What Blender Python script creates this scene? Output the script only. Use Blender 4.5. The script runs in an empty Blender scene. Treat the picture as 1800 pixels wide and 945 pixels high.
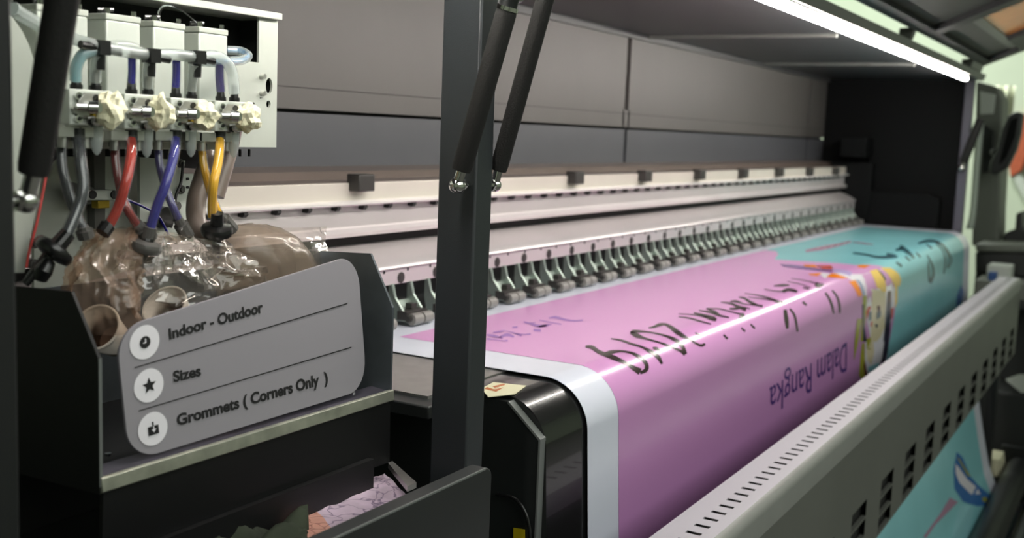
import bpy, bmesh, math, random
from mathutils import Vector, Matrix
random.seed(7)
sc = bpy.context.scene
col = sc.collection
H = 1.45            # camera height above the floor (m)
F, CX, CY = 1940.0, 900.0, 472.5

# ------------------------------------------------------------------ camera frame (from the vanishing points)
def nrm(v): return v.normalized()
aX = nrm(Vector((2040-CX, 275-CY, F)))
aZ = nrm(Vector((290-CX, 15990-CY, F)))
aZ = -nrm(aZ - aX*aZ.dot(aX))
aY = aZ.cross(aX)
def ray(px, py):
    c = Vector(((px-CX)/F, (py-CY)/F, 1.0))
    return Vector((aX.dot(c), aY.dot(c), aZ.dot(c)))
def at(px, py, X=None, Y=None, Z=None):
    """point of a known plane (x, y or height) seen at a pixel; heights are above the floor"""
    r = ray(px, py)
    if X is not None: k = X/r.x
    elif Y is not None: k = Y/r.y
    else: k = (Z-H)/r.z
    p = r*k
    return Vector((p.x, p.y, p.z+H))
def h(z): return z+H

# ------------------------------------------------------------------ materials
def lin(c):
    c = c/255.0
    return c/12.92 if c <= 0.04045 else ((c+0.055)/1.055)**2.4
def rgb(r, g, b): return (lin(r), lin(g), lin(b), 1.0)
def mat(name, c, rough=0.5, metal=0.0, var=0.0, scale=20.0, bump=0.0, bscale=60.0, coat=0.0, spec=0.5, stretch=None):
    m = bpy.data.materials.new(name); m.use_nodes = True
    nt = m.node_tree; b = nt.nodes['Principled BSDF']
    b.inputs['Base Color'].default_value = c
    b.inputs['Roughness'].default_value = rough
    b.inputs['Metallic'].default_value = metal
    b.inputs['Coat Weight'].default_value = coat
    b.inputs['Specular IOR Level'].default_value = spec
    tc = nt.nodes.new('ShaderNodeTexCoord')
    vec = tc.outputs['Object']
    if stretch:
        mp = nt.nodes.new('ShaderNodeMapping'); mp.inputs['Scale'].default_value = stretch
        nt.links.new(vec, mp.inputs['Vector']); vec = mp.outputs['Vector']
    if var > 0:
        n = nt.nodes.new('ShaderNodeTexNoise'); n.inputs['Scale'].default_value = scale; n.inputs['Detail'].default_value = 5
        nt.links.new(vec, n.inputs['Vector'])
        cr = nt.nodes.new('ShaderNodeValToRGB')
        cr.color_ramp.elements[0].position = 0.3; cr.color_ramp.elements[1].position = 0.7
        cr.color_ramp.elements[0].color = (c[0]*(1-var), c[1]*(1-var), c[2]*(1-var), 1)
        cr.color_ramp.elements[1].color = (min(1, c[0]*(1+var)), min(1, c[1]*(1+var)), min(1, c[2]*(1+var)), 1)
        nt.links.new(n.outputs['Fac'], cr.inputs['Fac']); nt.links.new(cr.outputs['Color'], b.inputs['Base Color'])
    if bump > 0:
        n2 = nt.nodes.new('ShaderNodeTexNoise'); n2.inputs['Scale'].default_value = bscale; n2.inputs['Detail'].default_value = 3
        nt.links.new(vec, n2.inputs['Vector'])
        bp = nt.nodes.new('ShaderNodeBump'); bp.inputs['Strength'].default_value = bump; bp.inputs['Distance'].default_value = 0.004
        nt.links.new(n2.outputs['Fac'], bp.inputs['Height']); nt.links.new(bp.outputs['Normal'], b.inputs['Normal'])
    return m
def emit(name, c, s):
    m = bpy.data.materials.new(name); m.use_nodes = True
    b = m.node_tree.nodes['Principled BSDF']
    b.inputs['Base Color'].default_value = c
    b.inputs['Emission Color'].default_value = c; b.inputs['Emission Strength'].default_value = s
    return m
def film(name, tint, gloss, body=0.0, body_c=(0.8, 0.8, 0.8, 1), rough=0.06, bump=0.0, bscale=30.0):
    """thin clear plastic: see-through, with a glossy skin and a little cloudiness"""
    m = bpy.data.materials.new(name); m.use_nodes = True
    nt = m.node_tree
    for n in list(nt.nodes): nt.nodes.remove(n)
    out = nt.nodes.new('ShaderNodeOutputMaterial')
    tr = nt.nodes.new('ShaderNodeBsdfTransparent'); tr.inputs['Color'].default_value = tint
    gl = nt.nodes.new('ShaderNodeBsdfGlossy'); gl.inputs['Roughness'].default_value = rough
    gl.inputs['Color'].default_value = (1, 1, 1, 1)
    df = nt.nodes.new('ShaderNodeBsdfDiffuse'); df.inputs['Color'].default_value = body_c
    fr = nt.nodes.new('ShaderNodeFresnel'); fr.inputs['IOR'].default_value = 1.5
    ma = nt.nodes.new('ShaderNodeMath'); ma.operation = 'MULTIPLY_ADD'; ma.inputs[1].default_value = 1.0; ma.inputs[2].default_value = gloss
    ma.use_clamp = True
    ge = nt.nodes.new('ShaderNodeNewGeometry')
    iv = nt.nodes.new('ShaderNodeMath'); iv.operation = 'SUBTRACT'; iv.inputs[0].default_value = 1.0
    nt.links.new(ge.outputs['Backfacing'], iv.inputs[1])
    nt.links.new(fr.outputs['Fac'], ma.inputs[0])
    mb2 = nt.nodes.new('ShaderNodeMath'); mb2.operation = 'MULTIPLY'
    nt.links.new(ma.outputs[0], mb2.inputs[0]); nt.links.new(iv.outputs[0], mb2.inputs[1])
    m1 = nt.nodes.new('ShaderNodeMixShader'); m1.inputs[0].default_value = body
    nt.links.new(tr.outputs[0], m1.inputs[1]); nt.links.new(df.outputs[0], m1.inputs[2])
    m2 = nt.nodes.new('ShaderNodeMixShader')
    nt.links.new(mb2.outputs[0], m2.inputs[0]); nt.links.new(m1.outputs[0], m2.inputs[1]); nt.links.new(gl.outputs[0], m2.inputs[2])
    if bump > 0:
        tc = nt.nodes.new('ShaderNodeTexCoord')
        n = nt.nodes.new('ShaderNodeTexNoise'); n.inputs['Scale'].default_value = bscale; n.inputs['Detail'].default_value = 2
        n.inputs['Distortion'].default_value = 1.2
        nt.links.new(tc.outputs['Object'], n.inputs['Vector'])
        bp = nt.nodes.new('ShaderNodeBump'); bp.inputs['Strength'].default_value = bump; bp.inputs['Distance'].default_value = 0.01
        nt.links.new(n.outputs['Fac'], bp.inputs['Height'])
        for s in (gl, df, fr): nt.links.new(bp.outputs['Normal'], s.inputs['Normal'])
    nt.links.new(m2.outputs[0], out.inputs['Surface'])
    return m

M = {}
M['black_paint'] = mat('black powder coat', rgb(25, 27, 28), 0.45, bump=0.12, bscale=900)
M['dark_paint'] = mat('dark grey powder coat', rgb(48, 52, 55), 0.42, bump=0.1, bscale=900)
M['post_right'] = mat('slate grey powder coat', rgb(88, 86, 98), 0.4)
M['panel_grey'] = mat('grey powder coated sheet', rgb(86, 83, 81), 0.5, var=0.06, scale=5)
M['panel_blue'] = mat('slate grey sheet', rgb(76, 77, 82), 0.45, var=0.05, scale=6)
M['groove'] = mat('black gap', rgb(14, 14, 15), 0.7)
M['lid_grey'] = mat('dark grey lid sheet', rgb(66, 66, 63), 0.5)
M['lid_trim'] = mat('grey lid trim', rgb(96, 98, 92), 0.4)
M['side_black'] = mat('matt black side sheet', rgb(12, 13, 14), 0.6, spec=0.15)
M['canopy'] = mat('charcoal canopy sheet', rgb(58, 58, 60), 0.4, var=0.06, scale=4)
M['canopy_light'] = mat('grey canopy beam', rgb(108, 110, 106), 0.4)
M['pale_strip'] = mat('pale translucent strip', rgb(232, 238, 226), 0.35)
M['foam'] = mat('black foam sleeve', rgb(24, 23, 22), 0.7, bump=0.2, bscale=500)
M['chrome'] = mat('polished steel', rgb(225, 225, 222), 0.12, metal=1.0)
M['steel'] = mat('brushed steel', rgb(190, 190, 186), 0.32, metal=0.9, var=0.08, scale=40)
M['galv'] = mat('galvanised sheet', rgb(120, 128, 134), 0.38, metal=0.75, var=0.22, scale=14, bump=0.06, bscale=30)
M['alu'] = mat('pale anodised aluminium', rgb(200, 206, 198), 0.4, metal=0.25, var=0.03, scale=30)
M['alu_side'] = mat('satin aluminium plate', rgb(194, 199, 190), 0.42, metal=0.35, var=0.05, scale=18)
M['beam_cream'] = mat('cream beam face', rgb(206, 200, 190), 0.4, metal=0.2, var=0.04, scale=8)
M['beam_pink'] = mat('satin aluminium rail', rgb(212, 206, 206), 0.3, metal=0.45, var=0.04, scale=6)
M['beam_white'] = mat('polished guide rail', rgb(240, 236, 234), 0.25, metal=0.3)
M['beam_brown'] = mat('brown beam top', rgb(106, 94, 88), 0.4, metal=0.2, var=0.15, scale=4)
M['clamp_metal'] = mat('grey green zinc plate', rgb(160, 172, 164), 0.35, metal=0.6, var=0.08, scale=60)
M['clamp_black'] = mat('black clamp block', rgb(52, 50, 48), 0.45)
M['roller'] = mat('grey rubber roller', rgb(128, 126, 122), 0.4)
M['gloss_black'] = mat('glossy black sheet', rgb(24, 25, 25), 0.22, coat=0.5, bump=0.02, bscale=40, stretch=(1, 30, 30))
M['endplate'] = mat('dark satin plate', rgb(37, 40, 40), 0.45, var=0.08, scale=10)
M['edge_grey'] = mat('light grey plate edge', rgb(112, 116, 114), 0.4)  # lighter grey for sheet edges and the foot rail
M['cover_top'] = mat('light grey perforated sheet', rgb(180, 178, 185), 0.42, metal=0.15)
M['cover_face'] = mat('warm grey painted sheet', rgb(100, 102, 97), 0.45, var=0.05, scale=5)
M['cover_lip'] = mat('pale grey folded lip', rgb(138, 140, 136), 0.42, var=0.03)
M['dark_in'] = mat('dark interior', rgb(20, 21, 20), 0.8)
M['tray_black'] = mat('black tray sheet', rgb(9, 9, 11), 0.5, var=0.1, scale=12)
M['tray_floor'] = mat('stained tray floor', rgb(96, 92, 104), 0.35, metal=0.4, var=0.3, scale=22)
M['lip_metal'] = mat('scratched tray lip', rgb(170, 172, 158), 0.35, metal=0.6, var=0.2, scale=50)
M['vinyl'] = mat('white vinyl banner', rgb(226, 230, 244), 0.18)
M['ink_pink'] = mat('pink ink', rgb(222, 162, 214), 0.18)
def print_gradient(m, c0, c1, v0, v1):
    """colour run of the print, along the printed length (UV)"""
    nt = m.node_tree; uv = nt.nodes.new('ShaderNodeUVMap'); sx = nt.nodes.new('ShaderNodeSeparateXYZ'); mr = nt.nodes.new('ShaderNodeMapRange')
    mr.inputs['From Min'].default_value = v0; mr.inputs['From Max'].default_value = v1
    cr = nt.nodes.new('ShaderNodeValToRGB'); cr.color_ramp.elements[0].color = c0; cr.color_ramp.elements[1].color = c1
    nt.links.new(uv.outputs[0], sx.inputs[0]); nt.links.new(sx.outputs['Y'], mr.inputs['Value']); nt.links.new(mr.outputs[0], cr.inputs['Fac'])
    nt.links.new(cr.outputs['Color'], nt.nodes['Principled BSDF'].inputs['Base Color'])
print_gradient(M['ink_pink'], rgb(222, 162, 214), rgb(180, 126, 184), 0.35, 0.85)  # pink turns to darker mauve along the printed length
M['ink_cyan'] = mat('turquoise ink', rgb(140, 206, 214), 0.18, var=0.05, scale=5)
M['ink_brush'] = mat('dark brown brush ink', rgb(52, 40, 40), 0.22)
M['ink_purple'] = mat('purple ink', rgb(76, 52, 122), 0.22)
M['ink_lilac'] = mat('lilac ink', rgb(166, 118, 192), 0.22)
M['ink_teal'] = mat('deep teal ink', rgb(44, 92, 104), 0.22)
M['ink_coral'] = mat('coral ink', rgb(176, 136, 164), 0.25, coat=0.3)
for nm, c in dict(orange=(240, 134, 24), red=(206, 74, 40), yellow=(244, 204, 96), cream=(226, 214, 178), white=(234, 232, 240),
                  navy=(44, 40, 62), olive=(164, 164, 52), grey=(150, 160, 190), slate=(92, 112, 118), brown=(110, 56, 44),
                  blue=(48, 110, 180), sky=(150, 210, 220), violet=(130, 90, 160), pale_violet=(190, 170, 220)).items():
    M['ink_'+nm] = mat(nm+' ink', rgb(*c), 0.18)
M['card'] = mat('grey lilac card', rgb(150, 147, 153), 0.5, spec=0.3)
M['card_edge'] = mat('card print black', rgb(18, 18, 20), 0.6)
M['card_white'] = mat('card print white', rgb(236, 234, 240), 0.5)
M['film_clear'] = film('clear crinkled film', (0.94, 0.91, 0.88, 1), 0.08, 0.10, rgb(200, 190, 178), 0.12, 0.7, 20)
M['film_shard'] = film('stiff glossy film', (0.95, 0.93, 0.92, 1), 0.30, 0.15, rgb(220, 214, 208), 0.12, 0.3, 30)
M['film_beige'] = film('beige tinted film', (0.86, 0.80, 0.74, 1), 0.0, 0.45, rgb(150, 134, 118), 0.25, 0.5, 12)
M['film_rose'] = film('rosy tinted film', (0.91, 0.85, 0.79, 1), 0.0, 0.2, rgb(190, 160, 140), 0.16, 0.7, 16)
M['tube_clear'] = film('clear tubing', (0.95, 0.96, 0.96, 1), 0.0, 0.05, rgb(220, 226, 226), 0.08)
M['tube_milky'] = film('milky tubing', (0.93, 0.95, 0.95, 1), 0.03, 0.40, rgb(214, 222, 220), 0.1)
M['tube_beige'] = mat('smoky beige hose', rgb(140, 126, 118), 0.35, coat=0.3, var=0.08, scale=20)
M['black_plastic'] = mat('black plastic', rgb(20, 20, 21), 0.28, coat=0.3)
M['grey_plastic'] = mat('smoky grey plastic', rgb(86, 84, 82), 0.3, coat=0.3)
for nm, c in dict(black=(42, 44, 50), red=(180, 40, 18), dark_red=(128, 28, 22), blue=(36, 32, 138), violet=(70, 62, 120), yellow=(246, 186, 14), aqua=(96, 196, 212), sky=(40, 150, 214)).items():
    M['liq_'+nm] = mat(nm+' ink column', rgb(*c), 0.25, coat=0.4)
M['tape'] = mat('crumpled masking tape', rgb(242, 238, 206), 0.65, var=0.06, scale=90)
M['brass'] = mat('yellow brass', rgb(190, 160, 60), 0.35, metal=0.7)
M['cup'] = mat('white paper cup', rgb(222, 214, 204), 0.6)
M['cup_in'] = mat('stained cup inside', rgb(150, 120, 104), 0.6, var=0.3, scale=40)
M['wire_red'] = mat('red wire', rgb(178, 48, 44), 0.4)
M['wire_black'] = mat('black wire', rgb(20, 20, 20), 0.4)
M['sticker'] = mat('cream sticker', rgb(226, 222, 190), 0.5)
M['sticker_red'] = mat('sticker red print', rgb(190, 110, 60), 0.5)
M['label_yellow'] = mat('yellow label', rgb(226, 200, 22), 0.5)
M['sheet'] = mat('ink stained paper', rgb(206, 186, 204), 0.6, var=0.18, scale=30, bump=0.6, bscale=45)
M['sheet_pink'] = mat('salmon ink stain', rgb(214, 160, 144), 0.6, var=0.1, scale=50)
M['cloth'] = mat('dark green cloth', rgb(46, 54, 40), 0.9, var=0.4, scale=20)
M['wall'] = mat('pale green plaster', rgb(206, 216, 196), 0.8, var=0.05, scale=2)
M['floor'] = mat('grey concrete floor', rgb(96, 95, 90), 0.7, var=0.15, scale=3)
M['roof'] = mat('dull grey roof sheet', rgb(96, 94, 90), 0.7)
M['amber'] = mat('amber acrylic window', rgb(214, 132, 66), 0.25, var=0.15, scale=6)
M['machine'] = mat('charcoal machine casing', rgb(48, 50, 50), 0.45)
M['machine_grey'] = mat('grey machine casing', rgb(118, 122, 114), 0.5)
M['plastic_white'] = mat('white plastic sheet', rgb(206, 216, 206), 0.45, bump=0.5, bscale=9)
M['curtain'] = mat('pale curtain cloth', rgb(204, 208, 186), 0.85, var=0.06, scale=8)
M['orange_panel'] = mat('faded orange panel', rgb(186, 92, 62), 0.5, var=0.1)
M['paper'] = mat('pale paper', rgb(206, 212, 204), 0.7)
M['blue_label'] = mat('blue print', rgb(58, 92, 150), 0.5)
M['led'] = emit('lit LED tube', (1.0, 0.95, 0.88, 1), 76.0)
M['lamp'] = emit('lit workshop tube', (0.95, 1.0, 0.93, 1), 18.0)

def veins(m, scale, width, c):
    nt = m.node_tree; tc = nt.nodes.new('ShaderNodeTexCoord'); ns = nt.nodes.new('ShaderNodeTexNoise'); ns.inputs['Scale'].default_value = scale*0.8
    mx = nt.nodes.new('ShaderNodeVectorMath'); mx.operation = 'MULTIPLY_ADD'; mx.inputs[1].default_value = (0.05, 0.05, 0.05)
    vo = nt.nodes.new('ShaderNodeTexVoronoi'); vo.feature = 'DISTANCE_TO_EDGE'; vo.inputs['Scale'].default_value = scale
    nt.links.new(tc.outputs['Object'], ns.inputs['Vector']); nt.links.new(ns.outputs['Color'], mx.inputs[0]); nt.links.new(tc.outputs['Object'], mx.inputs[2]); nt.links.new(mx.outputs[0], vo.inputs['Vector'])
    cr = nt.nodes.new('ShaderNodeValToRGB'); cr.color_ramp.elements[0].color = c; cr.color_ramp.elements[0].position = 0.0
    b = nt.nodes['Principled BSDF']; l = b.inputs['Base Color'].links[0]; src = l.from_socket
    cr.color_ramp.elements[1].position = width; cr.color_ramp.elements[0].color = (1, 1, 1, 1); cr.color_ramp.elements[1].color = (0, 0, 0, 1)
    mi = nt.nodes.new('ShaderNodeMix'); mi.data_type = 'RGBA'
    nt.links.new(vo.outputs['Distance'], cr.inputs['Fac']); nt.links.new(cr.outputs['Color'], mi.inputs['Factor'])
    nt.links.new(src, mi.inputs['A']); mi.inputs['B'].default_value = c; nt.links.new(mi.outputs['Result'], b.inputs['Base Color'])
veins(M['sheet'], 42, 0.05, rgb(120, 100, 130)); veins(M['sheet_pink'], 42, 0.05, rgb(150, 96, 84))

# ------------------------------------------------------------------ mesh builder
def wloc(o):
    v = Vector((0, 0, 0))
    while o: v += o.location; o = o.parent
    return v
class MB:
    def __init__(s): s.v = []; s.f = []; s.mi = []; s.m = 0
    def add(s, vs, fs):
        n = len(s.v); s.v += [Vector(p) for p in vs]
        for f in fs: s.f.append([n+i for i in f]); s.mi.append(s.m)
        return s
    def box(s, x0, x1, y0, y1, z0, z1):
        return s.add([(x0,y0,z0),(x1,y0,z0),(x1,y1,z0),(x0,y1,z0),(x0,y0,z1),(x1,y0,z1),(x1,y1,z1),(x0,y1,z1)],
                     [(0,3,2,1),(4,5,6,7),(0,1,5,4),(1,2,6,5),(2,3,7,6),(3,0,4,7)])
    def prism_x(s, prof, x0, x1):          # (y,z) outline pushed along x
        n = len(prof)
        vs = [(x0,y,z) for y,z in prof]+[(x1,y,z) for y,z in prof]
        return s.add(vs, [tuple(range(n)), tuple(range(2*n-1, n-1, -1))]+[(i, i+n, (i+1)%n+n, (i+1)%n) for i in range(n)])
    def prism(s, pts, d):                  # 3-D outline pushed along vector d
        n = len(pts); d = Vector(d)
        vs = [Vector(p) for p in pts]+[Vector(p)+d for p in pts]
        return s.add(vs, [tuple(range(n)), tuple(range(2*n-1, n-1, -1))]+[(i, i+n, (i+1)%n+n, (i+1)%n) for i in range(n)])
    def tube(s, pts, r, n=12, cap=True):
        pts = [Vector(p) for p in pts]; rs = r if isinstance(r, (list, tuple)) else [r]*len(pts)
        rings = []; up = None
        for i, p in enumerate(pts):
            t = (pts[min(i+1, len(pts)-1)]-pts[max(i-1, 0)]).normalized()
            if up is None:
                up = Vector((0,0,1)) if abs(t.z) < 0.9 else Vector((0,1,0))
            a = t.cross(up).normalized(); b = a.cross(t).normalized(); up = b
            rings.append([p+(a*math.cos(2*math.pi*k/n)+b*math.sin(2*math.pi*k/n))*rs[i] for k in range(n)])
        vs = [q for rg in rings for q in rg]; fs = []
        for i in range(len(pts)-1):
            for k in range(n): fs.append((i*n+k, i*n+(k+1)%n, (i+1)*n+(k+1)%n, (i+1)*n+k))
        if cap: fs.append(tuple(range(n-1, -1, -1))); fs.append(tuple((len(pts)-1)*n+k for k in range(n)))
        return s.add(vs, fs)
    def ball(s, c, r, seg=16, rings=10, sc3=(1,1,1)):
        c = Vector(c); vs = []; fs = []
        for i in range(rings+1):
            th = math.pi*i/rings
            for k in range(seg):
                ph = 2*math.pi*k/seg
                vs.append(c+Vector((r*math.sin(th)*math.cos(ph)*sc3[0], r*math.sin(th)*math.sin(ph)*sc3[1], r*math.cos(th)*sc3[2])))
        for i in range(rings):
            for k in range(seg): fs.append((i*seg+k, (i+1)*seg+k, (i+1)*seg+(k+1)%seg, i*seg+(k+1)%seg))
        return s.add(vs, fs)
    def hexbolt(s, c, d, r, t, n=6):
        c = Vector(c); d = Vector(d).normalized(); return s.tube([c, c+d*t], r, n)
    def grid(s, rows):                     # rows of points
        n = len(rows[0]); vs = [p for r in rows for p in r]
        return s.add(vs, [(i*n+k, i*n+k+1, (i+1)*n+k+1, (i+1)*n+k) for i in range(len(rows)-1) for k in range(n-1)])
    def build(s, name, mats, parent=None, loc=None, smooth=True, bevel=0.0, ang=35, weld=True):
        me = bpy.data.meshes.new(name)
        base = wloc(parent) if parent else Vector((0,0,0))
        org = Vector(loc) if loc is not None else (base if parent else Vector((0,0,0)))
        me.from_pydata([tuple(v-org) for v in s.v], [], s.f)
        mats = mats if isinstance(mats, (list, tuple)) else [mats]
        for m in mats: me.materials.append(m)
        for p, i in zip(me.polygons, s.mi): p.material_index = i
        bm = bmesh.new(); bm.from_mesh(me)
        if weld: bmesh.ops.remove_doubles(bm, verts=bm.verts, dist=1e-6)
        bmesh.ops.recalc_face_normals(bm, faces=bm.faces)
        bm.to_mesh(me); bm.free()
        if smooth:
            me.polygons.foreach_set('use_smooth', [True]*len(me.polygons)); me.set_sharp_from_angle(angle=math.radians(ang))
        me.update()
        o = bpy.data.objects.new(name, me); col.objects.link(o)
        if parent: o.parent = parent
        o.location = org-base
        if bevel > 0:
            b = o.modifiers.new('Bevel', 'BEVEL'); b.width = bevel; b.segments = 2; b.limit_method = 'ANGLE'; b.angle_limit = math.radians(40); b.harden_normals = False
        return o
def tag(o, label, cat, group=None):
    o['label'] = label; o['category'] = cat
    if group: o['group'] = group
    return o
def struct(o): o['kind'] = 'structure'; return o
def thing(name, loc, label, cat, group=None):
    o = bpy.data.objects.new(name, None); col.objects.link(o); o.location = loc; o.empty_display_size = 0.05
    return tag(o, label, cat, group)
def lab(o, t): o['label'] = t; return o
def bez(ps, n=10):                         # Catmull-Rom through points
    ps = [Vector(p) for p in ps]; q = [ps[0]*2-ps[1]]+ps+[ps[-1]*2-ps[-2]]; out = []
    for i in range(1, len(q)-2):
        for k in range(n):
            t = k/n
            out.append(0.5*((2*q[i])+(q[i+1]-q[i-1])*t+(2*q[i-1]-5*q[i]+4*q[i+1]-q[i+2])*t*t+(3*q[i]-q[i-1]-3*q[i+1]+q[i+2])*t**3))
    out.append(ps[-1]); return out
def text_mesh(s, size=1.0, bold=0.0):
    cu = bpy.data.curves.new('t', 'FONT'); cu.body = s; cu.size = size; cu.offset = bold; cu.resolution_u = 6
    ob = bpy.data.objects.new('t', cu); col.objects.link(ob)
    dg = bpy.context.evaluated_depsgraph_get(); me = bpy.data.meshes.new_from_object(ob.evaluated_get(dg))
    vs = [v.co.copy() for v in me.vertices]; fs = [tuple(p.vertices) for p in me.polygons]
    bpy.data.objects.remove(ob); bpy.data.curves.remove(cu); bpy.data.meshes.remove(me)
    return vs, fs

# ------------------------------------------------------------------ room shell
def plane_box(name, x0, x1, y0, y1, z0, z1, m):
    return struct(MB().box(x0, x1, y0, y1, z0, z1).build(name, m, smooth=False))
plane_box('floor', -3.0, 9.2, -3.5, 3.2, -0.1, 0.0, M['floor'])
plane_box('wall_right', 9.0, 9.2, -3.5, 3.2, 0.0, 3.4, M['wall'])
plane_box('wall_back', -3.0, 9.0, 3.0, 3.2, 0.0, 3.4, M['wall'])
plane_box('ceiling', -3.0, 9.2, -3.5, 3.2, 3.4, 3.5, M['roof'])
plane_box('wall_left', -3.2, -3.0, -3.5, 3.2, 0.0, 3.4, M['wall'])
plane_box('wall_front', -3.0, 9.2, -3.7, -3.5, 0.0, 3.4, M['wall'])

# ------------------------------------------------------------------ the printer
PZ = h(-0.313)                              # platen height
printer = thing('wide_format_printer', (2.7, 0.9, 0.0), 'large dark grey wide-format banner printer with open canopy, filling the photo', 'printer')
XL, XR = 0.30, 4.62
YB = 1.20
# back panel: upper sheet, step, lower sheet and black grooves
b = MB()
b.m = 0
def sheet(x0, x1, z0, z1, dy=0.0, m=0):
    b.m = m; b.box(x0, x1, YB-dy, YB+0.02, h(z0), h(z1))
zs = 0.0185
sheet(XL, 2.618, zs+0.003, 0.262); sheet(2.642, 4.33, zs+0.003, 0.262); sheet(4.354, XR, zs+0.003, 0.262)
sheet(XL, 2.625, -0.10, zs-0.003, 0.0, 1); sheet(2.642, 4.33, -0.10, zs-0.003, 0.0, 1); sheet(4.35, XR, -0.10, zs-0.003, 0.0, 1)
sheet(2.61, 2.65, zs+0.003, 0.066, 0.0, 0); sheet(4.32, 4.36, zs+0.003, 0.066, 0.0, 0)
b.m = 2; b.box(XL, XR, YB+0.021, YB+0.03, h(-0.75), h(0.262))
sheet(XL, XR, 0.0555, 0.0565, 0.0008, 2)
b.build('back_panel', [M['panel_grey'], M['panel_blue'], M['groove']], printer, smooth=False)
lab(MB().box(XL, XR, 1.085, YB, h(-0.0905), h(-0.0885)).prism_x([(1.15, h(-0.076)), (YB, h(-0.070)), (YB, h(-0.0885)), (1.15, h(-0.0885))], XL, XR)
    .build('beam_shelf', M['beam_brown'], printer, smooth=False), 'brown shelf behind the beam')
# canopy: horizontal roof with cross ribs, front beam with LED side and fascia
b = MB()
b.box(XL, XR, 0.66, YB+0.03, h(0.262), h(0.275))
b.prism_x([(YB, h(0.262)), (YB-0.012, h(0.262)), (YB-0.012, h(0.2475)), (YB, h(0.2475))], XL, XR)
b.build('canopy_roof', M['canopy'], printer, smooth=False)
for xx in (1.75, 2.72, 3.70):
    MB().prism_x([(0.70, h(0.262)), (1.19, h(0.262)), (1.19, h(0.254)), (0.70, h(0.254))], xx, xx+0.014).build('canopy_rib', M['canopy_light'], printer, smooth=False)
b = MB().prism_x([(0.66, h(0.275)), (0.66, h(0.262)), (0.648, h(0.256)), (0.632, h(0.2585)), (0.606, h(0.2585)), (0.598, h(0.280)), (0.602, h(0.282)), (0.66, h(0.282))], XL, 4.56)
b.build('canopy_front_beam', M['canopy_light'], printer, smooth=False)
for x0, x1 in ((1.06, 1.12), (3.085, 3.115), (4.16, 4.42)):
    MB().prism_x([(0.598, h(0.282)), (0.590, h(0.306)), (0.602, h(0.312)), (0.63, h(0.31)), (0.63, h(0.282))], x0, x1).build('lid_hinge', M['canopy_light'], printer, bevel=0.002)
# right side wall, black inside
b = MB().prism_x([(0.66, h(-0.75)), (0.66, h(0.262)), (YB, h(0.262)), (YB, h(-0.75))], 4.58, 4.62)
b.prism_x([(1.0, h(0.0)), (1.005, h(0.0)), (1.005, h(-0.3)), (1.0, h(-0.3))], 4.555, 4.58)
b.build('side_wall', M['side_black'], printer, smooth=False)
b = MB().prism_x([(0.72, h(-0.35)), (0.72, h(-0.20)), (0.76, h(-0.18)), (1.12, h(-0.18)), (1.12, h(-0.35))], 4.52, 4.578)
b.box(4.50, 4.578, 0.98, 1.14, h(-0.30), h(-0.07))
b.box(4.46, 4.578, 1.0, 1.1, h(-0.05), h(0.03))
b.build('end_bearing_block', M['side_black'], printer, bevel=0.004)
# posts
def post(x0, x1, y0, y1, z0, z1, m): return MB().box(x0, x1, y0, y1, h(z0), h(z1)).build('post', m, printer, bevel=0.0025)
post(0.988, 1.0225, 0.62, 0.668, -1.2, 0.262, M['dark_paint'])
post(0.395, 0.4435, 0.62, 0.668, -1.2, 0.262, M['black_paint'])
post(4.52, 4.56, 0.632, 0.664, -1.2, 0.262, M['post_right'])
# gas struts
def strut(ball, end, top, r, side, bx):
    ball, end, top = Vector(ball), Vector(end), Vector(top)
    o = MB().tube([end, end.lerp(top, 0.02), end.lerp(top, 0.98), top], [r*0.93, r, r, r*0.93], 20).build('gas_strut', M['foam'], printer)
    d = (end-ball).normalized()
    MB().tube([ball, end+d*0.006], r*0.52, 14).build('rod_end', M['chrome'], o)
    k = MB().ball(ball, r*0.80, 18, 12)
    k.tube([ball, ball+Vector((side*(abs(bx-ball.x)), 0, 0))], r*0.42, 12)
    k.tube([ball+Vector((side*0.006, 0, 0)), ball+Vector((side*0.0095, 0, 0))], r*0.72, 6)
    k.build('ball_joint', M['chrome'], o)
    return o
def strut_top(ball, top, z):
    ball = Vector(ball); top = Vector(top); return ball.lerp(top, (z-ball.z)/(top.z-ball.z))
B1 = at(803, 326, X=0.967); E1 = at(811, 299, X=0.967); T1 = at(891, 18, X=0.967)
s1 = strut(B1, E1, T1, 0.0108, 1, 0.988)
dd = (T1-E1).normalized()
q = MB().tube([T1, T1+dd*0.004], 0.0112, 20); q.ball(T1+dd*0.014+Vector((0.008, -0.004, 0)), 0.006); q.build('end_ring', M['chrome'], s1)
MB().tube([T1+dd*0.004, T1+dd*0.11], 0.0092, 16).build('cylinder', M['black_paint'], s1)
B2 = at(869, 325, X=1.036); E2 = at(876, 299, X=1.036); T2 = strut_top(E2, at(958, 0, X=1.036), h(0.25))
strut(B2, E2, T2, 0.0098, -1, 1.0225)
B3 = at(46, 352, X=0.470); E3 = at(59, 304, X=0.470); T3 = strut_top(E3, at(109, 0, X=0.470), h(0.21))
strut(B3, E3, T3, 0.0106, -1, 0.4435)
B4 = at(1690, 295, X=4.505); T4 = at(1720, 218, X=4.505)
strut(B4, B4.lerp(T4, 0.12), T4+(T4-B4)*0.12, 0.016, 1, 4.52)
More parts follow.
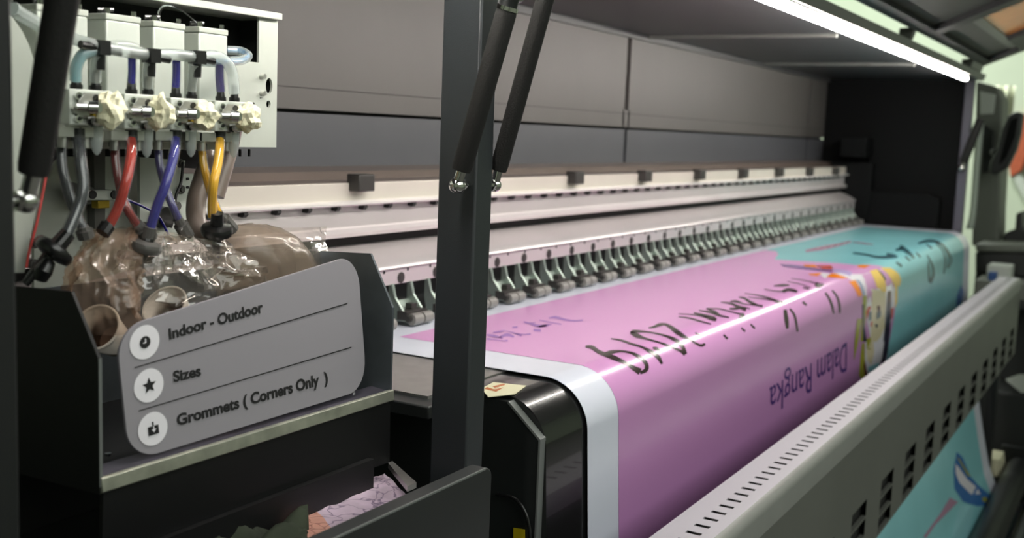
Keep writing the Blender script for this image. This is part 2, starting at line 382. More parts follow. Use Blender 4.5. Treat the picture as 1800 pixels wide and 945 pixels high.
# open lid with an amber window
def lidp(X, t, off=0.0):                     # t = distance up the lid from its hinge
    return Vector((X, 0.598-t*0.922-off*0.387, h(0.322)+t*0.387-off*0.922))
lid = thing('printer_lid', (2.75, 0.598, h(0.32)), 'raised dark lid with an amber window at top right of the printer', 'lid')
def lidbar(b, x0, x1, t0, t1, o0, o1):
    b.prism([lidp(x0,t0,o0),lidp(x1,t0,o0),lidp(x1,t1,o0),lidp(x0,t1,o0)], lidp(x0,t0,o1)-lidp(x0,t0,o0)); return b
b = MB()
for (x0, x1, t0, t1) in ((1.05, 4.42, 0.0, 0.03), (1.05, 4.42, 0.36, 0.40), (4.34, 4.42, 0.03, 0.36), (1.05, 1.1, 0.03, 0.36), (3.23, 3.32, 0.03, 0.36), (2.30, 2.36, 0.03, 0.36), (3.97, 4.34, 0.135, 0.36)):
    lidbar(b, x0, x1, t0, t1, 0.0, 0.02)
b.build('lid_frame', M['black_paint'], lid, smooth=False)
b = MB(); lidbar(b, 1.1, 2.30, 0.03, 0.36, -0.004, 0.004); lidbar(b, 2.36, 3.23, 0.03, 0.36, -0.004, 0.004); lidbar(b, 3.32, 4.34, 0.03, 0.108, -0.004, 0.004)
b.build('lid_panel', M['lid_grey'], lid, smooth=False)
lidbar(MB(), 3.32, 3.97, 0.135, 0.36, -0.004, 0.004).build('lid_window', M['amber'], lid, smooth=False)
lidbar(MB(), 3.32, 4.34, 0.108, 0.135, -0.006, 0.008).build('window_trim', M['lid_trim'], lid, smooth=False)

# carriage beam: stacked rails
RX0, RX1 = 0.45, 4.50
def rail(name, prof, m, x0=RX0, x1=RX1, **k): return MB().prism_x([(y, h(z)) for y, z in prof], x0, x1).build(name, m, printer, **k)
rail('upper_beam', [(1.08, -0.0895), (1.08, -0.118), (1.18, -0.118), (1.18, -0.0895)], M['beam_cream'], bevel=0.001)
rail('guide_rail', [(1.07, -0.117), (1.066, -0.1195), (1.066, -0.122), (1.07, -0.1245), (1.09, -0.1245), (1.09, -0.117)], M['beam_white'])
rail('middle_beam', [(1.083, -0.1245), (1.083, -0.158), (1.075, -0.160), (1.07, -0.1665), (1.075, -0.173), (1.10, -0.175), (1.18, -0.175), (1.18, -0.1245)], M['beam_pink'])
rail('added_dark_strip', [(1.06, -0.252), (1.06, -0.312), (1.075, -0.312), (1.075, -0.252)], M['groove'])  # black strip added so the gap behind the clamps stays dark
rail('dark_gap', [(1.10, -0.175), (1.10, -0.20), (1.18, -0.20), (1.18, -0.175)], M['groove'])
rail('lower_beam', [(1.098, -0.190), (1.075, -0.197), (1.05, -0.2085), (1.033, -0.2185), (1.031, -0.2225), (1.033, -0.2245), (1.036, -0.2250), (1.036, -0.250), (1.05, -0.252), (1.15, -0.252), (1.15, -0.19)], M['beam_pink'])
b = MB()
for k in range(49):
    x = 1.325+0.064*k; b.hexbolt((x, 1.037, h(-0.2285)), (0, -1, 0), 0.0028, 0.0015, 8)
b.build('screw_row', M['groove'], printer)['kind'] = 'stuff'
x = 0.987
for k in range(52):
    MB().prism_x([(1.083, h(-0.1245)), (1.071, h(-0.1245)), (1.070, h(-0.1275)), (1.074, h(-0.132)), (1.083, h(-0.131))], x-0.004, x+0.004).build('rail_clip', M['groove'], printer, smooth=False)
    x += 0.0662
for px, py in ((647, 322), (1021, 313), (1142, 310), (1237, 307), (1313, 305), (1376, 303), (1429, 302), (1474, 301)):
    p = at(px, py, Y=1.06)
    MB().box(p.x-0.022, p.x+0.018, 1.06, 1.085, p.z-0.013, p.z+0.014).build('beam_block', M['clamp_black'], printer, bevel=0.002)
# platen, roller hood, end plate
hood = [(0.985, -0.3170), (0.66, -0.3170)]
for i in range(1, 25):
    a = math.pi/2+(math.pi/2)*i/24; hood.append((0.66+0.0610*math.cos(a), -0.378+0.0610*math.sin(a)))
hood += [(0.587, -0.60), (0.60, -0.60), (0.64, -0.40), (0.68, -0.335), (0.985, -0.335)]
lab(MB().prism_x([(y, h(z)) for y, z in hood], 1.133, 4.515).build('roller_hood', M['gloss_black'], printer, ang=25), 'rounded glossy black hood')
MB().box(1.0, 4.52, 0.986, 1.20, h(-0.36), h(-0.3170)).build('platen', M['steel'], printer, smooth=False)
b = MB().box(1.03, 1.262, 0.70, 0.975, h(-0.335), h(-0.319)); 
b.build('platen_edge_cover', M['endplate'], printer, bevel=0.002)
b = MB().box(1.06, 1.262, 0.722, 0.975, h(-0.319), h(-0.3155)); b.build('media_edge_clip', M['steel'], printer, smooth=False)
ep = [(0.70, -0.322), (0.645, -0.3225), (0.602, -0.361), (0.602, -0.95), (0.95, -0.95), (0.95, -0.33), (0.70, -0.33)]
o = MB().prism_x([(y, h(z)) for y, z in ep], 1.122, 1.1325).build('end_plate', [M['endplate']], printer, smooth=False)
lab(MB().prism_x([(0.646, h(-0.3215)), (0.6005, h(-0.3605)), (0.6005, h(-0.95)), (0.603, h(-0.95)), (0.603, h(-0.362)), (0.648, h(-0.3235))], 1.1205, 1.134).build('plate_edge', M['edge_grey'], o, smooth=False), 'lighter grey edge of the end plate')
MB().tube(bez([at(872, 868, X=1.115), at(905, 876, X=1.115), at(925, 905, X=1.115), at(932, 945, X=1.115), at(930, 1000, X=1.115)], 6), 0.0022, 8).build('cable', M['black_plastic'], printer)
lab(MB().prism([at(903, 927, X=1.1205), at(923, 930, X=1.1205), at(923, 960, X=1.1205), at(903, 957, X=1.1205)], (-0.001, 0, 0)).build('warning_label', M['label_yellow'], printer, smooth=False), 'small yellow label on the end plate')
# sticker on hood
zt = h(-0.3166)
sp = [at(846, 683, Z=zt), at(867, 672, Z=zt), at(925, 678, Z=zt), at(905, 693, Z=zt), at(858, 698, Z=zt)]
o = MB().prism(sp, (0, 0, 0.0006)).build('arrow_sticker', M['sticker'], printer, smooth=False)
zt2 = h(-0.3159)
b = MB()
b.prism([at(x, y, Z=zt2) for x, y in ((852, 683), (872, 688), (884, 681), (866, 685), (878, 679), (868, 684), (856, 680))], (0, 0, 0.0003))
b.prism([at(x, y, Z=zt2) for x, y in ((866, 679), (886, 674), (888, 676), (870, 681))], (0, 0, 0.0003))
lab(b.build('arrow_mark', M['sticker_red'], o, smooth=False), 'faded red arrow')
# lower body, dark, behind the trough and the cover
MB().box(1.134, 4.52, 0.62, 1.2, h(-0.95), h(-0.40)).build('lower_body', M['dark_in'], printer, smooth=False)
b = MB().box(0.25, 1.12, 0.93, 1.2, h(-1.2), h(-0.33)); b.box(0.25, 1.10, 0.90, 0.93, h(-0.40), h(-0.336)); b.box(1.0, 1.06, 0.89, 0.93, h(-0.9), h(-0.34))
b.build('service_bay', M['black_paint'], printer, bevel=0.003)
for x in (0.42, 1.05, 4.3):
    MB().box(x-0.06, x+0.06, 0.62, 1.15, 0.0, h(-0.94)).build('leg', M['black_paint'], printer, bevel=0.004)
# pinch clamps every 10 cm
cl_b = MB()
for sx in (-0.025, 0.025):
    cl_b.prism_x([(1.040, h(-0.251)), (1.034, h(-0.251)), (1.026, h(-0.275)), (1.004, h(-0.300)), (1.004, h(-0.306)), (1.034, h(-0.306)), (1.040, h(-0.280))], sx-0.0012, sx+0.0012)
    cl_b.tube([(sx, 1.034, h(-0.249)), (sx, 1.028, h(-0.270)), (sx, 1.006, h(-0.297))], [0.0032, 0.0028, 0.0026], 8)
cl_b.prism_x([(1.040, h(-0.278)), (1.036, h(-0.277)), (1.014, h(-0.300)), (1.018, h(-0.303))], -0.025, 0.025)
cl_b.box(-0.025, 0.025, 1.003, 1.036, h(-0.3065), h(-0.3035))
rol = MB(); rol.tube([(-0.0255, 0.995, h(-0.3015)), (-0.002, 0.995, h(-0.3015))], 0.0095, 14); rol.tube([(0.002, 0.995, h(-0.3015)), (0.0255, 0.995, h(-0.3015))], 0.0095, 14)
blk = MB(); blk.box(-0.032, 0.024, 0.999, 1.018, h(-0.303), h(-0.289)); blk.tube([(-0.033, 0.997, h(-0.30)), (0.030, 0.997, h(-0.30))], 0.005, 10); blk.box(-0.004, 0.010, 1.010, 1.022, h(-0.296), h(-0.280))
bolt = MB(); bolt.tube([(0, 1.0365, h(-0.240)), (0, 1.034, h(-0.240))], 0.0045, 10); bolt.tube([(0, 1.0355, h(-0.2405)), (0, 1.0345, h(-0.2405))], 0.009, 14)
first = None
for k in range(32):
    X = 1.334+0.1*k
    if first is None:
        root = cl_b.build('pinch_clamp', M['clamp_metal'], printer, smooth=False)
        for v in root.data.vertices: v.co += Vector((2.7, 0.9, 0))        # keep the bracket centred on its own origin
        kids = []
        for nm, mb_, mm in (('pinch_roller', rol, M['roller']), ('spring_block', blk, M['clamp_black']), ('fixing_bolt', bolt, M['clamp_black'])):
            c = mb_.build(nm, mm, None); c.parent = root; kids.append(c)
        root.location = Vector((X, 0, 0))-printer.location
        first = root
    else:
        r2 = first.copy(); col.objects.link(r2); r2.location = Vector((X, 0, 0))-printer.location
        for c in kids: c2 = c.copy(); col.objects.link(c2); c2.parent = r2

# ------------------------------------------------------------------ LED tube
led = thing('led_tube_lamp', (2.4, 0.62, h(0.2585)), 'long lit white LED tube under the front edge of the canopy', 'lamp')
MB().tube([(0.62, 0.622, h(0.2475)), (4.225, 0.622, h(0.2475))], 0.0085, 14).build('lit_tube', M['led'], led)
MB().box(0.6, 4.245, 0.612, 0.632, h(0.2545), h(0.2583)).build('mounting_strip', M['canopy_light'], led, smooth=False)

# ------------------------------------------------------------------ printed banner
prof = [(1.075, -0.313), (0.672, -0.313)]
for i in range(0, 37):
    a = math.pi/2+(math.pi/2-0.06)*i/36; prof.append((0.66+0.065*math.cos(a), -0.378+0.065*math.sin(a)))
prof += [(0.588, -0.50), (0.580, -0.62), (0.566, -0.75), (0.512, -0.955), (0.482, -1.09), (0.455, -1.20), (0.425, -1.27)]
for i in range(1, 9):                        # around the take-up roll
    a = 0.55+0.30*i; prof.append((0.375+0.062*math.cos(a)*1.0, -1.285-0.062*math.sin(a)*0.9))
prof = [(y, h(z)) for y, z in prof]
PV = [0.0]
for i in range(1, len(prof)): PV.append(PV[-1]+math.dist(prof[i], prof[i-1]))
UL, UR = 1.237, 4.50
def surf(u, v, off=0.0):
    v = min(max(v, 0.0), PV[-1]-1e-6)
    i = 0
    while PV[i+1] < v: i += 1
    t = (v-PV[i])/(PV[i+1]-PV[i]); (y0, z0), (y1, z1) = prof[i], prof[i+1]
    L = PV[i+1]-PV[i]; nv = Vector((0, (z1-z0)/L, -(y1-y0)/L))
    if nv.z < -0.2 and i < 3: nv = -nv
    return Vector((u, y0+(y1-y0)*t, z0+(z1-z0)*t))+nv*off
def uv_at(px, py):
    r = ray(px, py); best = None
    for i in range(len(prof)-1):
        (y0, z0), (y1, z1) = prof[i], prof[i+1]; z0 -= H; z1 -= H
        dy, dz = y1-y0, z1-z0; den = r.y*dz-r.z*dy
        if abs(den) < 1e-12: continue
        k = (y0*dz-z0*dy)/den; t = ((r.y*k-y0)*dy+(r.z*k-z0)*dz)/(dy*dy+dz*dz)
        if -0.001 <= t <= 1.001 and k > 0 and (best is None or k < best[0]): best = (k, r.x*k, PV[i]+t*(PV[i+1]-PV[i]))
    return (best[1], best[2]) if best else None
banner = thing('printed_banner', (2.87, 0.66, PZ), 'pink and turquoise printed vinyl banner flowing over the printer front', 'banner')
def vrange(v0, v1):
    vs = [v0]+[v for v in PV if v0+1e-4 < v < v1-1e-4]+[v1]; out = []
    for a, c in zip(vs, vs[1:]):
        n = max(1, int((c-a)/0.03)); out += [a+(c-a)*k/n for k in range(n)]
    return out+[v1]
rows = [[surf(UL+(UR-UL)*k/24, v) for k in range(25)] for v in vrange(0, PV[-1])]
bk = [[surf(UL+(UR-UL)*k/24, v, -0.0006) for k in range(25)] for v in vrange(0, PV[-1])]
b = MB().grid(rows); b.grid(bk)
for k in (0, 24): b.grid([[r[k] for r in rows], [r[k] for r in bk]])
o = b.build('vinyl_sheet', M['vinyl'], banner, ang=60)
vp0, vp1 = 0.115, PV[-1]-0.03
bd = [uv_at(*p) for p in ((1372, 442), (1361, 456), (1482, 463), (1506, 466), (1545, 467), (1566, 476), (1579, 492), (1576, 520), (1571, 560), (1563, 600), (1556, 645))]
bd.sort(key=lambda q: q[1])
def ub(v):
    if v <= bd[0][1]: return bd[0][0]
    for (u0, v0), (u1, v1) in zip(bd, bd[1:]):
        if v0 <= v <= v1: return u0+(u1-u0)*(v-v0)/max(1e-9, v1-v0)
    return bd[-1][0]+(0 if v < 0.72 else max(-1.2, -(v-0.72)*3.0))
pl, pr = 1.329, 4.36
vv = vrange(vp0, vp1)
def print_sheet(name, m, ua, uc, n):
    o = MB().grid([[surf(ua(v)+(uc(v)-ua(v))*k/n, v, 0.0004) for k in range(n+1)] for v in vv]).build(name, m, banner, ang=60, weld=False)
    ul = o.data.uv_layers.new(name='UVMap')
    for lp in o.data.loops:
        i = lp.vertex_index; ul.data[lp.index].uv = ((i % (n+1))/n, vv[i//(n+1)])
    return o
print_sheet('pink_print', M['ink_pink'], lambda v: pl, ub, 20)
print_sheet('turquoise_print', M['ink_cyan'], ub, lambda v: pr, 12)
def ribbon(b, pts, off):
    """brush stroke: image-traced centre line and widths laid flat on the banner"""
    P = [Vector((x, y, w)) for x, y, w in pts]; Q = bez(P, 6) if len(P) > 2 else [P[0].lerp(P[1], k/5) for k in range(6)]
    L = []; R = []
    for i, q in enumerate(Q):
        d = Q[min(i+1, len(Q)-1)]-Q[max(i-1, 0)]; n = Vector((-d.y, d.x)).normalized()*max(0.35, q.z*0.5)
        a = uv_at(q.x+n.x, q.y+n.y); c = uv_at(q.x-n.x, q.y-n.y)
        if a and c: L.append(a); R.append(c)
    rows = []
    for a, c in zip(L, R):
        rows.append([surf(a[0]+(c[0]-a[0])*k/3, a[1]+(c[1]-a[1])*k/3, off) for k in range(4)])
    if len(rows) > 1: b.grid(rows)
def crop(ox, oy, s, pts): return [(ox+x*s, oy+y*s, w*s) for x, y, w in pts]
C1 = (1020, 540, 0.13754); C2 = (1160, 480, 0.13754); C3 = (1320, 440, 0.16929); C6 = (1400, 390, 0.17778); C7 = (840, 540, 0.12222)
brush = [
 (C1, [(65,505,25),(150,515,48),(230,570,50),(330,612,55),(430,650,60),(520,690,50),(600,730,45),(680,780,60),(760,825,85)]),
 (C1, [(330,600,50),(400,578,50),(520,565,25),(640,585,32),(720,620,45),(790,665,50),(840,730,50),(835,800,50),(760,840,40)]),
 (C1, [(390,405,12),(520,425,25),(650,470,28),(780,510,30),(870,555,45),(940,595,55),(1000,650,50),(1040,725,28)]),
 (C1, [(925,520,20),(970,535,45),(1020,555,25)]),
 (C1, [(640,328,20),(690,312,40),(850,318,20),(1000,345,22),(1120,380,35),(1220,425,50),(1300,500,50),(1340,600,45)]),
 (C1, [(640,328,30),(720,362,60),(820,400,30),(980,445,22),(1100,485,30),(1180,515,28),(1280,560,35),(1335,605,40)]),
 (C1, [(870,268,8),(940,255,28),(1010,228,42),(1080,222,32),(1150,255,48),(1230,315,60),(1310,370,50),(1400,415,25),(1470,460,25),(1540,490,32),(1590,470,30)]),
 (C1, [(1465,330,15),(1540,360,30)]),
 (C2, [(240,525,8),(420,535,12),(560,560,20),(650,580,50),(720,600,40)]),
 (C2, [(240,560,12),(380,580,20),(520,620,22),(650,655,15)]),
 (C2, [(430,510,15),(560,545,40),(700,590,60)]),
 (C2, [(500,480,12),(640,505,25),(760,545,25),(880,570,15)]),
 (C2, [(590,455,15),(700,500,35),(770,545,20)]),
 (C2, [(600,455,15),(760,460,15),(880,490,15),(1000,520,20),(1060,540,50),(1010,580,30)]),
 (C2, [(780,375,10),(900,390,25),(1000,430,35),(1100,470,50)]),
 (C2, [(890,460,25),(980,455,30),(1060,440,20),(1150,460,12)]),
 (C2, [(900,365,15),(980,365,30),(1080,400,12),(1200,410,15),(1310,425,30)]),
 (C2, [(1010,310,12),(1080,325,25),(1150,370,35),(1260,420,25)]),
 (C2, [(1080,260,8),(1240,285,15),(1400,325,25),(1500,365,35),(1580,375,20)]),
 (C2, [(1130,310,8),(1300,330,12),(1450,350,15)]),
 (C2, [(810,790,22),(860,840,30)]), (C2, [(1035,700,20),(1085,745,25)]), (C2, [(1155,655,20),(1210,705,25)]),
 (C3, [(140,405,8),(250,425,10),(330,430,12)]), (C3, [(240,370,12),(320,365,25),(400,365,12)]),
 (C3, [(330,430,30),(390,410,35),(480,430,25)]), (C3, [(420,295,6),(560,315,10),(680,345,14)]),
 (C3, [(380,325,6),(500,350,8),(620,390,8)]), (C3, [(540,390,12),(600,400,18)]),
 (C3, [(670,345,40),(700,365,50),(760,355,10)]), (C3, [(770,440,20),(810,500,25),(840,580,25),(855,655,12)]),
 (C3, [(840,415,18),(890,480,22),(915,570,25),(920,650,15)]), (C3, [(535,535,25),(575,570,20)]),
 (C3, [(352,615,35),(365,720,45),(375,810,25)]), (C3, [(400,605,20),(450,680,25),(480,840,20)]),
]
b = MB()
for c, p in brush: ribbon(b, crop(*c, p), 0.0009)
lab(b.build('brush_lettering', M['ink_brush'], banner, ang=60), 'dark hand brushed lettering upside down on pink')
teal = [[(565,310,18),(680,325,20),(800,350,25),(900,350,30),(990,345,20)], [(890,320,20),(960,335,30),(1000,350,15)],
 [(980,280,20),(1050,270,40),(1100,300,40),(1150,340,25)], [(1020,240,25),(1060,260,40)], [(985,400,20),(1040,440,25)], [(1070,340,15),(1120,385,22)],
 [(1125,320,15),(1160,360,22)], [(1180,305,15),(1225,350,22)], [(1200,215,15),(1290,190,30),(1380,195,30),(1440,230,25),(1500,300,18),(1530,380,14),(1500,450,12)],
 [(1280,220,12),(1340,265,20)], [(1380,210,20),(1440,280,14),(1470,380,14),(1455,510,12)], [(1450,250,12),(1500,350,12),(1490,460,10)],
 [(1290,330,15),(1340,430,20),(1350,520,25),(1320,600,35)], [(1300,390,12),(1305,480,15),(1312,580,20)]]
b = MB()
for p in teal: ribbon(b, crop(*C6, p), 0.0012)
lab(b.build('brush_lettering', M['ink_teal'], banner, ang=60), 'deep teal brushed lettering on turquoise')
b = MB()
ribbon(b, crop(*C6, [(90,290,25),(280,255,40),(420,225,30),(540,195,20)]), 0.0009)
ribbon(b, crop(*C6, [(560,200,10),(680,215,14),(760,225,8)]), 0.0009)
b.build('coral_mark', M['ink_coral'], banner, ang=60)
lil = [[(130,460,25),(220,465,15),(330,485,10),(430,485,25)], [(220,370,20),(340,350,25),(400,345,8),(520,375,18),(630,415,25)], [(300,440,20),(420,400,50),(520,430,25)],
 [(540,380,12),(660,395,14),(760,390,25)], [(130,400,20),(240,420,40),(360,450,15)], [(495,295,20),(570,290,25)], [(660,215,20),(740,235,25),(830,225,12)], [(740,240,15),(860,270,40),(1010,270,20)],
 [(800,330,35),(905,340,40)], [(870,290,25),(960,265,30),(1060,250,14)], [(880,190,12),(1000,215,16),(1200,250,14)], [(1020,160,16),(1120,150,40),(1260,185,30),(1400,200,20),(1510,190,25)]]
b = MB()
for p in lil: ribbon(b, crop(*C7, p), 0.0009)
lab(b.build('small_lettering', M['ink_lilac'], banner, ang=60), 'small faint lilac lettering')
# "Dalam Rangka" upside down on the hanging face
vs, fs = text_mesh('Dalam Rangka', 1.0)
x0 = min(v.x for v in vs); x1 = max(v.x for v in vs); cap = max(v.y for v in vs)
uR, vB = uv_at(1488, 601); uLf, vB2 = uv_at(1352, 681); vC = uv_at(1482, 655)[1]; vC2 = uv_at(1356, 728)[1]
me = MB(); pts = []
for v in vs:
    t = (v.x-x0)/(x1-x0); u = uR+(uLf-uR)*t; k = v.y/cap
    vbase = vB+(vB2-vB)*t; vcap = vC+(vC2-vC)*t
    pts.append(surf(u, vbase+(vcap-vbase)*k, 0.001))
me.add(pts, fs)
lab(me.build('printed_lettering', M['ink_purple'], banner, smooth=False), 'purple lettering upside down on the hanging face')
# printed picture between the two colours
def patch(b, pts, off):
    uvs = [uv_at(*p) for p in pts]
    bm = bmesh.new(); vsx = [bm.verts.new((u, v, 0)) for u, v in uvs]
    bm.faces.new(vsx); bmesh.ops.triangulate(bm, faces=bm.faces)
    for _ in range(2): bmesh.ops.subdivide_edges(bm, edges=bm.edges, cuts=1, use_grid_fill=True)
    bm.verts.index_update()
    b.add([surf(v.co.x, v.co.y, off) for v in bm.verts], [[v.index for v in f.verts] for f in bm.faces]); bm.free()
def cp(c, pts): return [(c[0]+x*c[2], c[1]+y*c[2]) for x, y in pts]
pic = [
 ('white', 0.0008, [[(700,230),(760,290),(790,285),(860,235),(1000,250),(1150,250),(1400,190),(1480,300),(1500,430),(1490,560),(1440,800),(1380,945),(1240,945),(1180,560),(1170,440),(1110,310),(1010,290),(900,260)]]),
 ('olive', 0.0009, [[(1160,470),(1200,470),(1190,700),(1165,945),(1130,945),(1145,760)]]),
 ('orange', 0.0011, [[(1010,325),(1080,310),(1120,380),(1150,470),(1110,480),(1070,400)], [(590,245),(740,235),(690,270),(620,262)], [(840,240),(930,262),(1010,290),(940,297),(775,280)], [(540,150),(660,152),(700,185),(560,172)], [(1110,155),(1240,158),(1180,188),(1110,180)]]),
 ('red', 0.0012, [[(665,160),(840,160),(850,200),(740,195)], [(1210,580),(1245,580),(1225,640),(1200,720),(1190,640)], [(1450,600),(1480,590),(1470,680),(1450,720)], [(1240,740),(1258,735),(1250,790),(1235,790)]]),
 ('violet', 0.0010, [[(300,145),(420,150),(540,165),(700,190),(850,205),(840,230),(600,205),(340,170)]]),
 ('pale_violet', 0.0011, [[(850,195),(940,200),(1050,230),(1030,270),(900,235),(850,225)]]),
 ('grey', 0.0011, [[(1080,300),(1130,320),(1170,400),(1185,460),(1150,470),(1130,380)]]),
 ('yellow', 0.0010, [[(1230,215),(1300,195),(1360,260),(1395,340),(1400,430),(1370,430),(1300,380),(1270,290)], [(1340,180),(1440,180),(1530,240),(1555,310),(1545,370),(1520,370),(1515,540),(1490,600),(1495,400),(1440,280)]]),
 ('cream', 0.0009, [[(1250,400),(1395,420),(1400,540),(1385,800),(1340,900),(1300,945),(1240,945),(1245,700)]]),
 ('navy', 0.0012, [[(1415,430),(1450,425),(1455,560),(1445,760),(1430,900),(1370,945),(1395,700)], [(1300,190),(1350,230),(1400,300),(1390,320),(1340,240)], [(1280,760),(1320,770),(1300,810)], [(1150,560),(1170,560),(1175,780),(1200,945),(1160,945)]]),
 ('brown', 0.0013, [[(1420,420),(1450,420),(1450,540),(1425,540)], [(1305,575),(1335,570),(1340,630),(1310,640)]]),
 ('slate', 0.0013, [[(1215,640),(1250,630),(1245,720),(1220,730)], [(1300,640),(1350,630),(1340,690),(1300,720)]]),
]
for nm, off, polys in pic:
    for p in polys:
        b = MB(); patch(b, cp(C3, p), off); b.build('picture_'+nm, M['ink_'+nm], banner, ang=60)
C4 = (1460, 440, 0.25397)
b = MB(); patch(b, [(1506,560),(1514,560),(1506,610),(1500,634),(1501,600)], 0.0013); b.build('picture_line', M['ink_olive'], banner)
for nm, off, p in (('white', 0.0008, [(238,630),(300,600),(385,540),(372,690),(335,800),(255,870),(238,760)]),
                   ('olive', 0.0009, [(214,640),(232,640),(236,760),(246,860),(206,890),(194,860)]),
                   ('olive', 0.0010, [(246,610),(276,600),(276,690),(246,680)]),
                   ('cream', 0.0010, [(245,690),(290,600),(300,700),(280,790),(250,760)]),
                   ('navy', 0.0012, [(384,520),(412,540),(394,700),(374,765),(345,795),(362,680)]),
                   ('brown', 0.0012, [(232,760),(254,858),(234,872),(226,800)]),
                   ('sky', 0.0013, [(258,805),(335,775),(328,810),(256,846)])):
    b = MB(); patch(b, cp(C4, p), off); b.build('picture_'+nm, M['ink_'+nm], banner)
# blue shape on the hanging part and on the far corner
C9 = (1560, 680, 0.28037)
b = MB(); patch(b, cp(C9, [(432,405),(470,440),(520,560),(600,640),(650,690),(640,740),(560,745),(470,715),(420,640),(412,520)]), 0.0010)
lab(b.build('printed_emblem', M['ink_blue'], banner), 'blue leaf shaped print')
b = MB(); patch(b, [(1690,500),(1694,514),(1690,532),(1680,540),(1682,518)], 0.0010); b.build('printed_emblem', M['ink_blue'], banner)
b = MB(); patch(b, cp(C9, [(425,480),(450,510),(500,580),(560,630),(580,670),(520,670),(450,600),(425,540)]), 0.0014); b.build('emblem_white', M['ink_white'], banner)
b = MB(); patch(b, cp(C9, [(590,690),(620,690),(622,718),(596,718)]), 0.0014); b.build('emblem_yellow', M['ink_olive'], banner)
b = MB(); patch(b, cp(C9, [(432,435),(450,450),(520,560),(500,555)]), 0.0014); b.build('emblem_yellow', M['ink_olive'], banner)
b = MB(); patch(b, cp(C9, [(450,735),(545,750),(500,945),(400,945)]), 0.0009); b.build('pale_print_stripe', M['ink_sky'], banner)
b = MB(); patch(b, cp(C9, [(390,690),(440,720),(300,860),(240,945),(220,940),(330,790)]), 0.0012); b.build('coral_mark', M['ink_coral'], banner)
# take-up roll
tk = thing('take_up_roller', (2.9, 0.375, h(-1.29)), 'dark take-up roller low in front of the printer', 'roller')
MB().tube([(1.0, 0.375, h(-1.285)), (4.85, 0.375, h(-1.285))], 0.05, 20).build('roller_tube', M['black_paint'], tk)
for X in (0.97, 4.85):
    MB().box(X, X+0.03, 0.30, 0.45, 0.0, h(-1.20)).build('stand', M['black_paint'], tk, bevel=0.004)
MB().box(0.97, 4.88, 0.235, 0.265, h(-1.25), h(-1.215)).build('guard_rail', M['black_paint'], tk, bevel=0.004)
MB().box(0.97, 4.88, 0.235, 0.32, h(-1.40), h(-1.37)).build('foot_rail', M['edge_grey'], tk, bevel=0.004)

# ------------------------------------------------------------------ perforated drying cover
cov = thing('drying_cover', (2.8, 0.46, h(-0.785)), 'long grey perforated cover running in front of the banner', 'cover')
CX0, CX1 = 0.85, 4.68; zt = h(-0.49)
xs0 = 1.273-0.0305*13; slots = [xs0+0.0305*k for k in range(125)]
def holed(b, cells, xa, xb, ya, yb, f, holes):
    pass
b = MB(); x = CX0
yA, y0, y1, yB = 0.4985, 0.449, 0.469, 0.432
edges = []
for s in slots: edges += [s-0.0042, s+0.0042]
edges = [CX0]+[e for e in edges if CX0 < e < CX1]+[CX1]
for i, (a, c) in enumerate(zip(edges, edges[1:])):
    sk = 0.0
    if i % 2 == 0: b.add([(a,yB,zt),(c,yB,zt),(c,yA,zt),(a,yA,zt)], [(0,1,2,3)])
    else:
        b.add([(a,yB,zt),(c,yB,zt),(c,y0,zt),(a,y0,zt)], [(0,1,2,3)]); b.add([(a,y1,zt),(c,y1,zt),(c,yA,zt),(a,yA,zt)], [(0,1,2,3)])
        b.add([(a,y0,zt),(c,y0,zt),(c,y0,zt-0.006),(a,y0,zt-0.006)], [(0,1,2,3)]); b.add([(a,y1,zt),(c,y1,zt),(c,y1,zt-0.006),(a,y1,zt-0.006)], [(0,1,2,3)])
b.add([(CX0,yA,zt),(CX1,yA,zt),(CX1,yA,zt-0.03),(CX0,yA,zt-0.03)], [(0,1,2,3)])
lab(b.build('perforated_top', M['cover_top'], cov, smooth=False), 'light grey top with a row of slots')
lab(MB().prism_x([(0.432, zt), (0.426, zt-0.0015), (0.421, zt-0.006), (0.419, zt-0.014), (0.419, zt-0.043), (0.425, zt-0.045), (0.432, zt-0.04)], CX0, CX1).build('front_lip', M['cover_lip'], cov, ang=50), 'paler folded front lip')
# front face with vent columns
zf0, zf1 = h(-0.785), zt-0.043
cols = [2.125-0.25*4+0.2465*k for k in range(15)]
vrows = [(-0.668, -0.702), (-0.707, -0.741), (-0.746, -0.779)]
b = MB(); yf = 0.42
ed = [CX0]
for c in cols:
    if c-0.13 > CX0 and c+0.02 < CX1: ed += [c-0.118, c+0.0]
ed.append(CX1)
for i, (a, c) in enumerate(zip(ed, ed[1:])):
    if i % 2 == 0: b.add([(a,yf,zf0),(c,yf,zf0),(c,yf,zf1),(a,yf,zf1)], [(0,1,2,3)])
    else:
        zz = zf1
        for (t, u) in vrows:
            b.add([(a,yf,h(t)),(c,yf,h(t)),(c,yf,zz),(a,yf,zz)], [(0,1,2,3)]); zz = h(u)
            for q in ((t, -1), (u, 1)): b.add([(a,yf,h(q[0])),(c,yf,h(q[0])),(c,yf+0.008,h(q[0])),(a,yf+0.008,h(q[0]))], [(0,1,2,3)])
        b.add([(a,yf,zf0),(c,yf,zf0),(c,yf,zz),(a,yf,zz)], [(0,1,2,3)])
b.add([(CX0,yf,zf0),(CX1,yf,zf0),(CX1,0.50,zf0),(CX0,0.50,zf0)], [(0,1,2,3)])
b.build('vented_face', M['cover_face'], cov, smooth=False)
MB().box(CX0+0.002, CX1-0.002, 0.432, 0.495, zf0+0.002, zt-0.010).build('dark_core', M['dark_in'], cov, smooth=False)
b = MB().prism_x([(0.499, zt), (0.432, zt), (0.42, zt-0.012), (0.42, zf0), (0.499, zf0)], CX1, CX1+0.006).build('end_cap', M['cover_face'], cov, smooth=False)
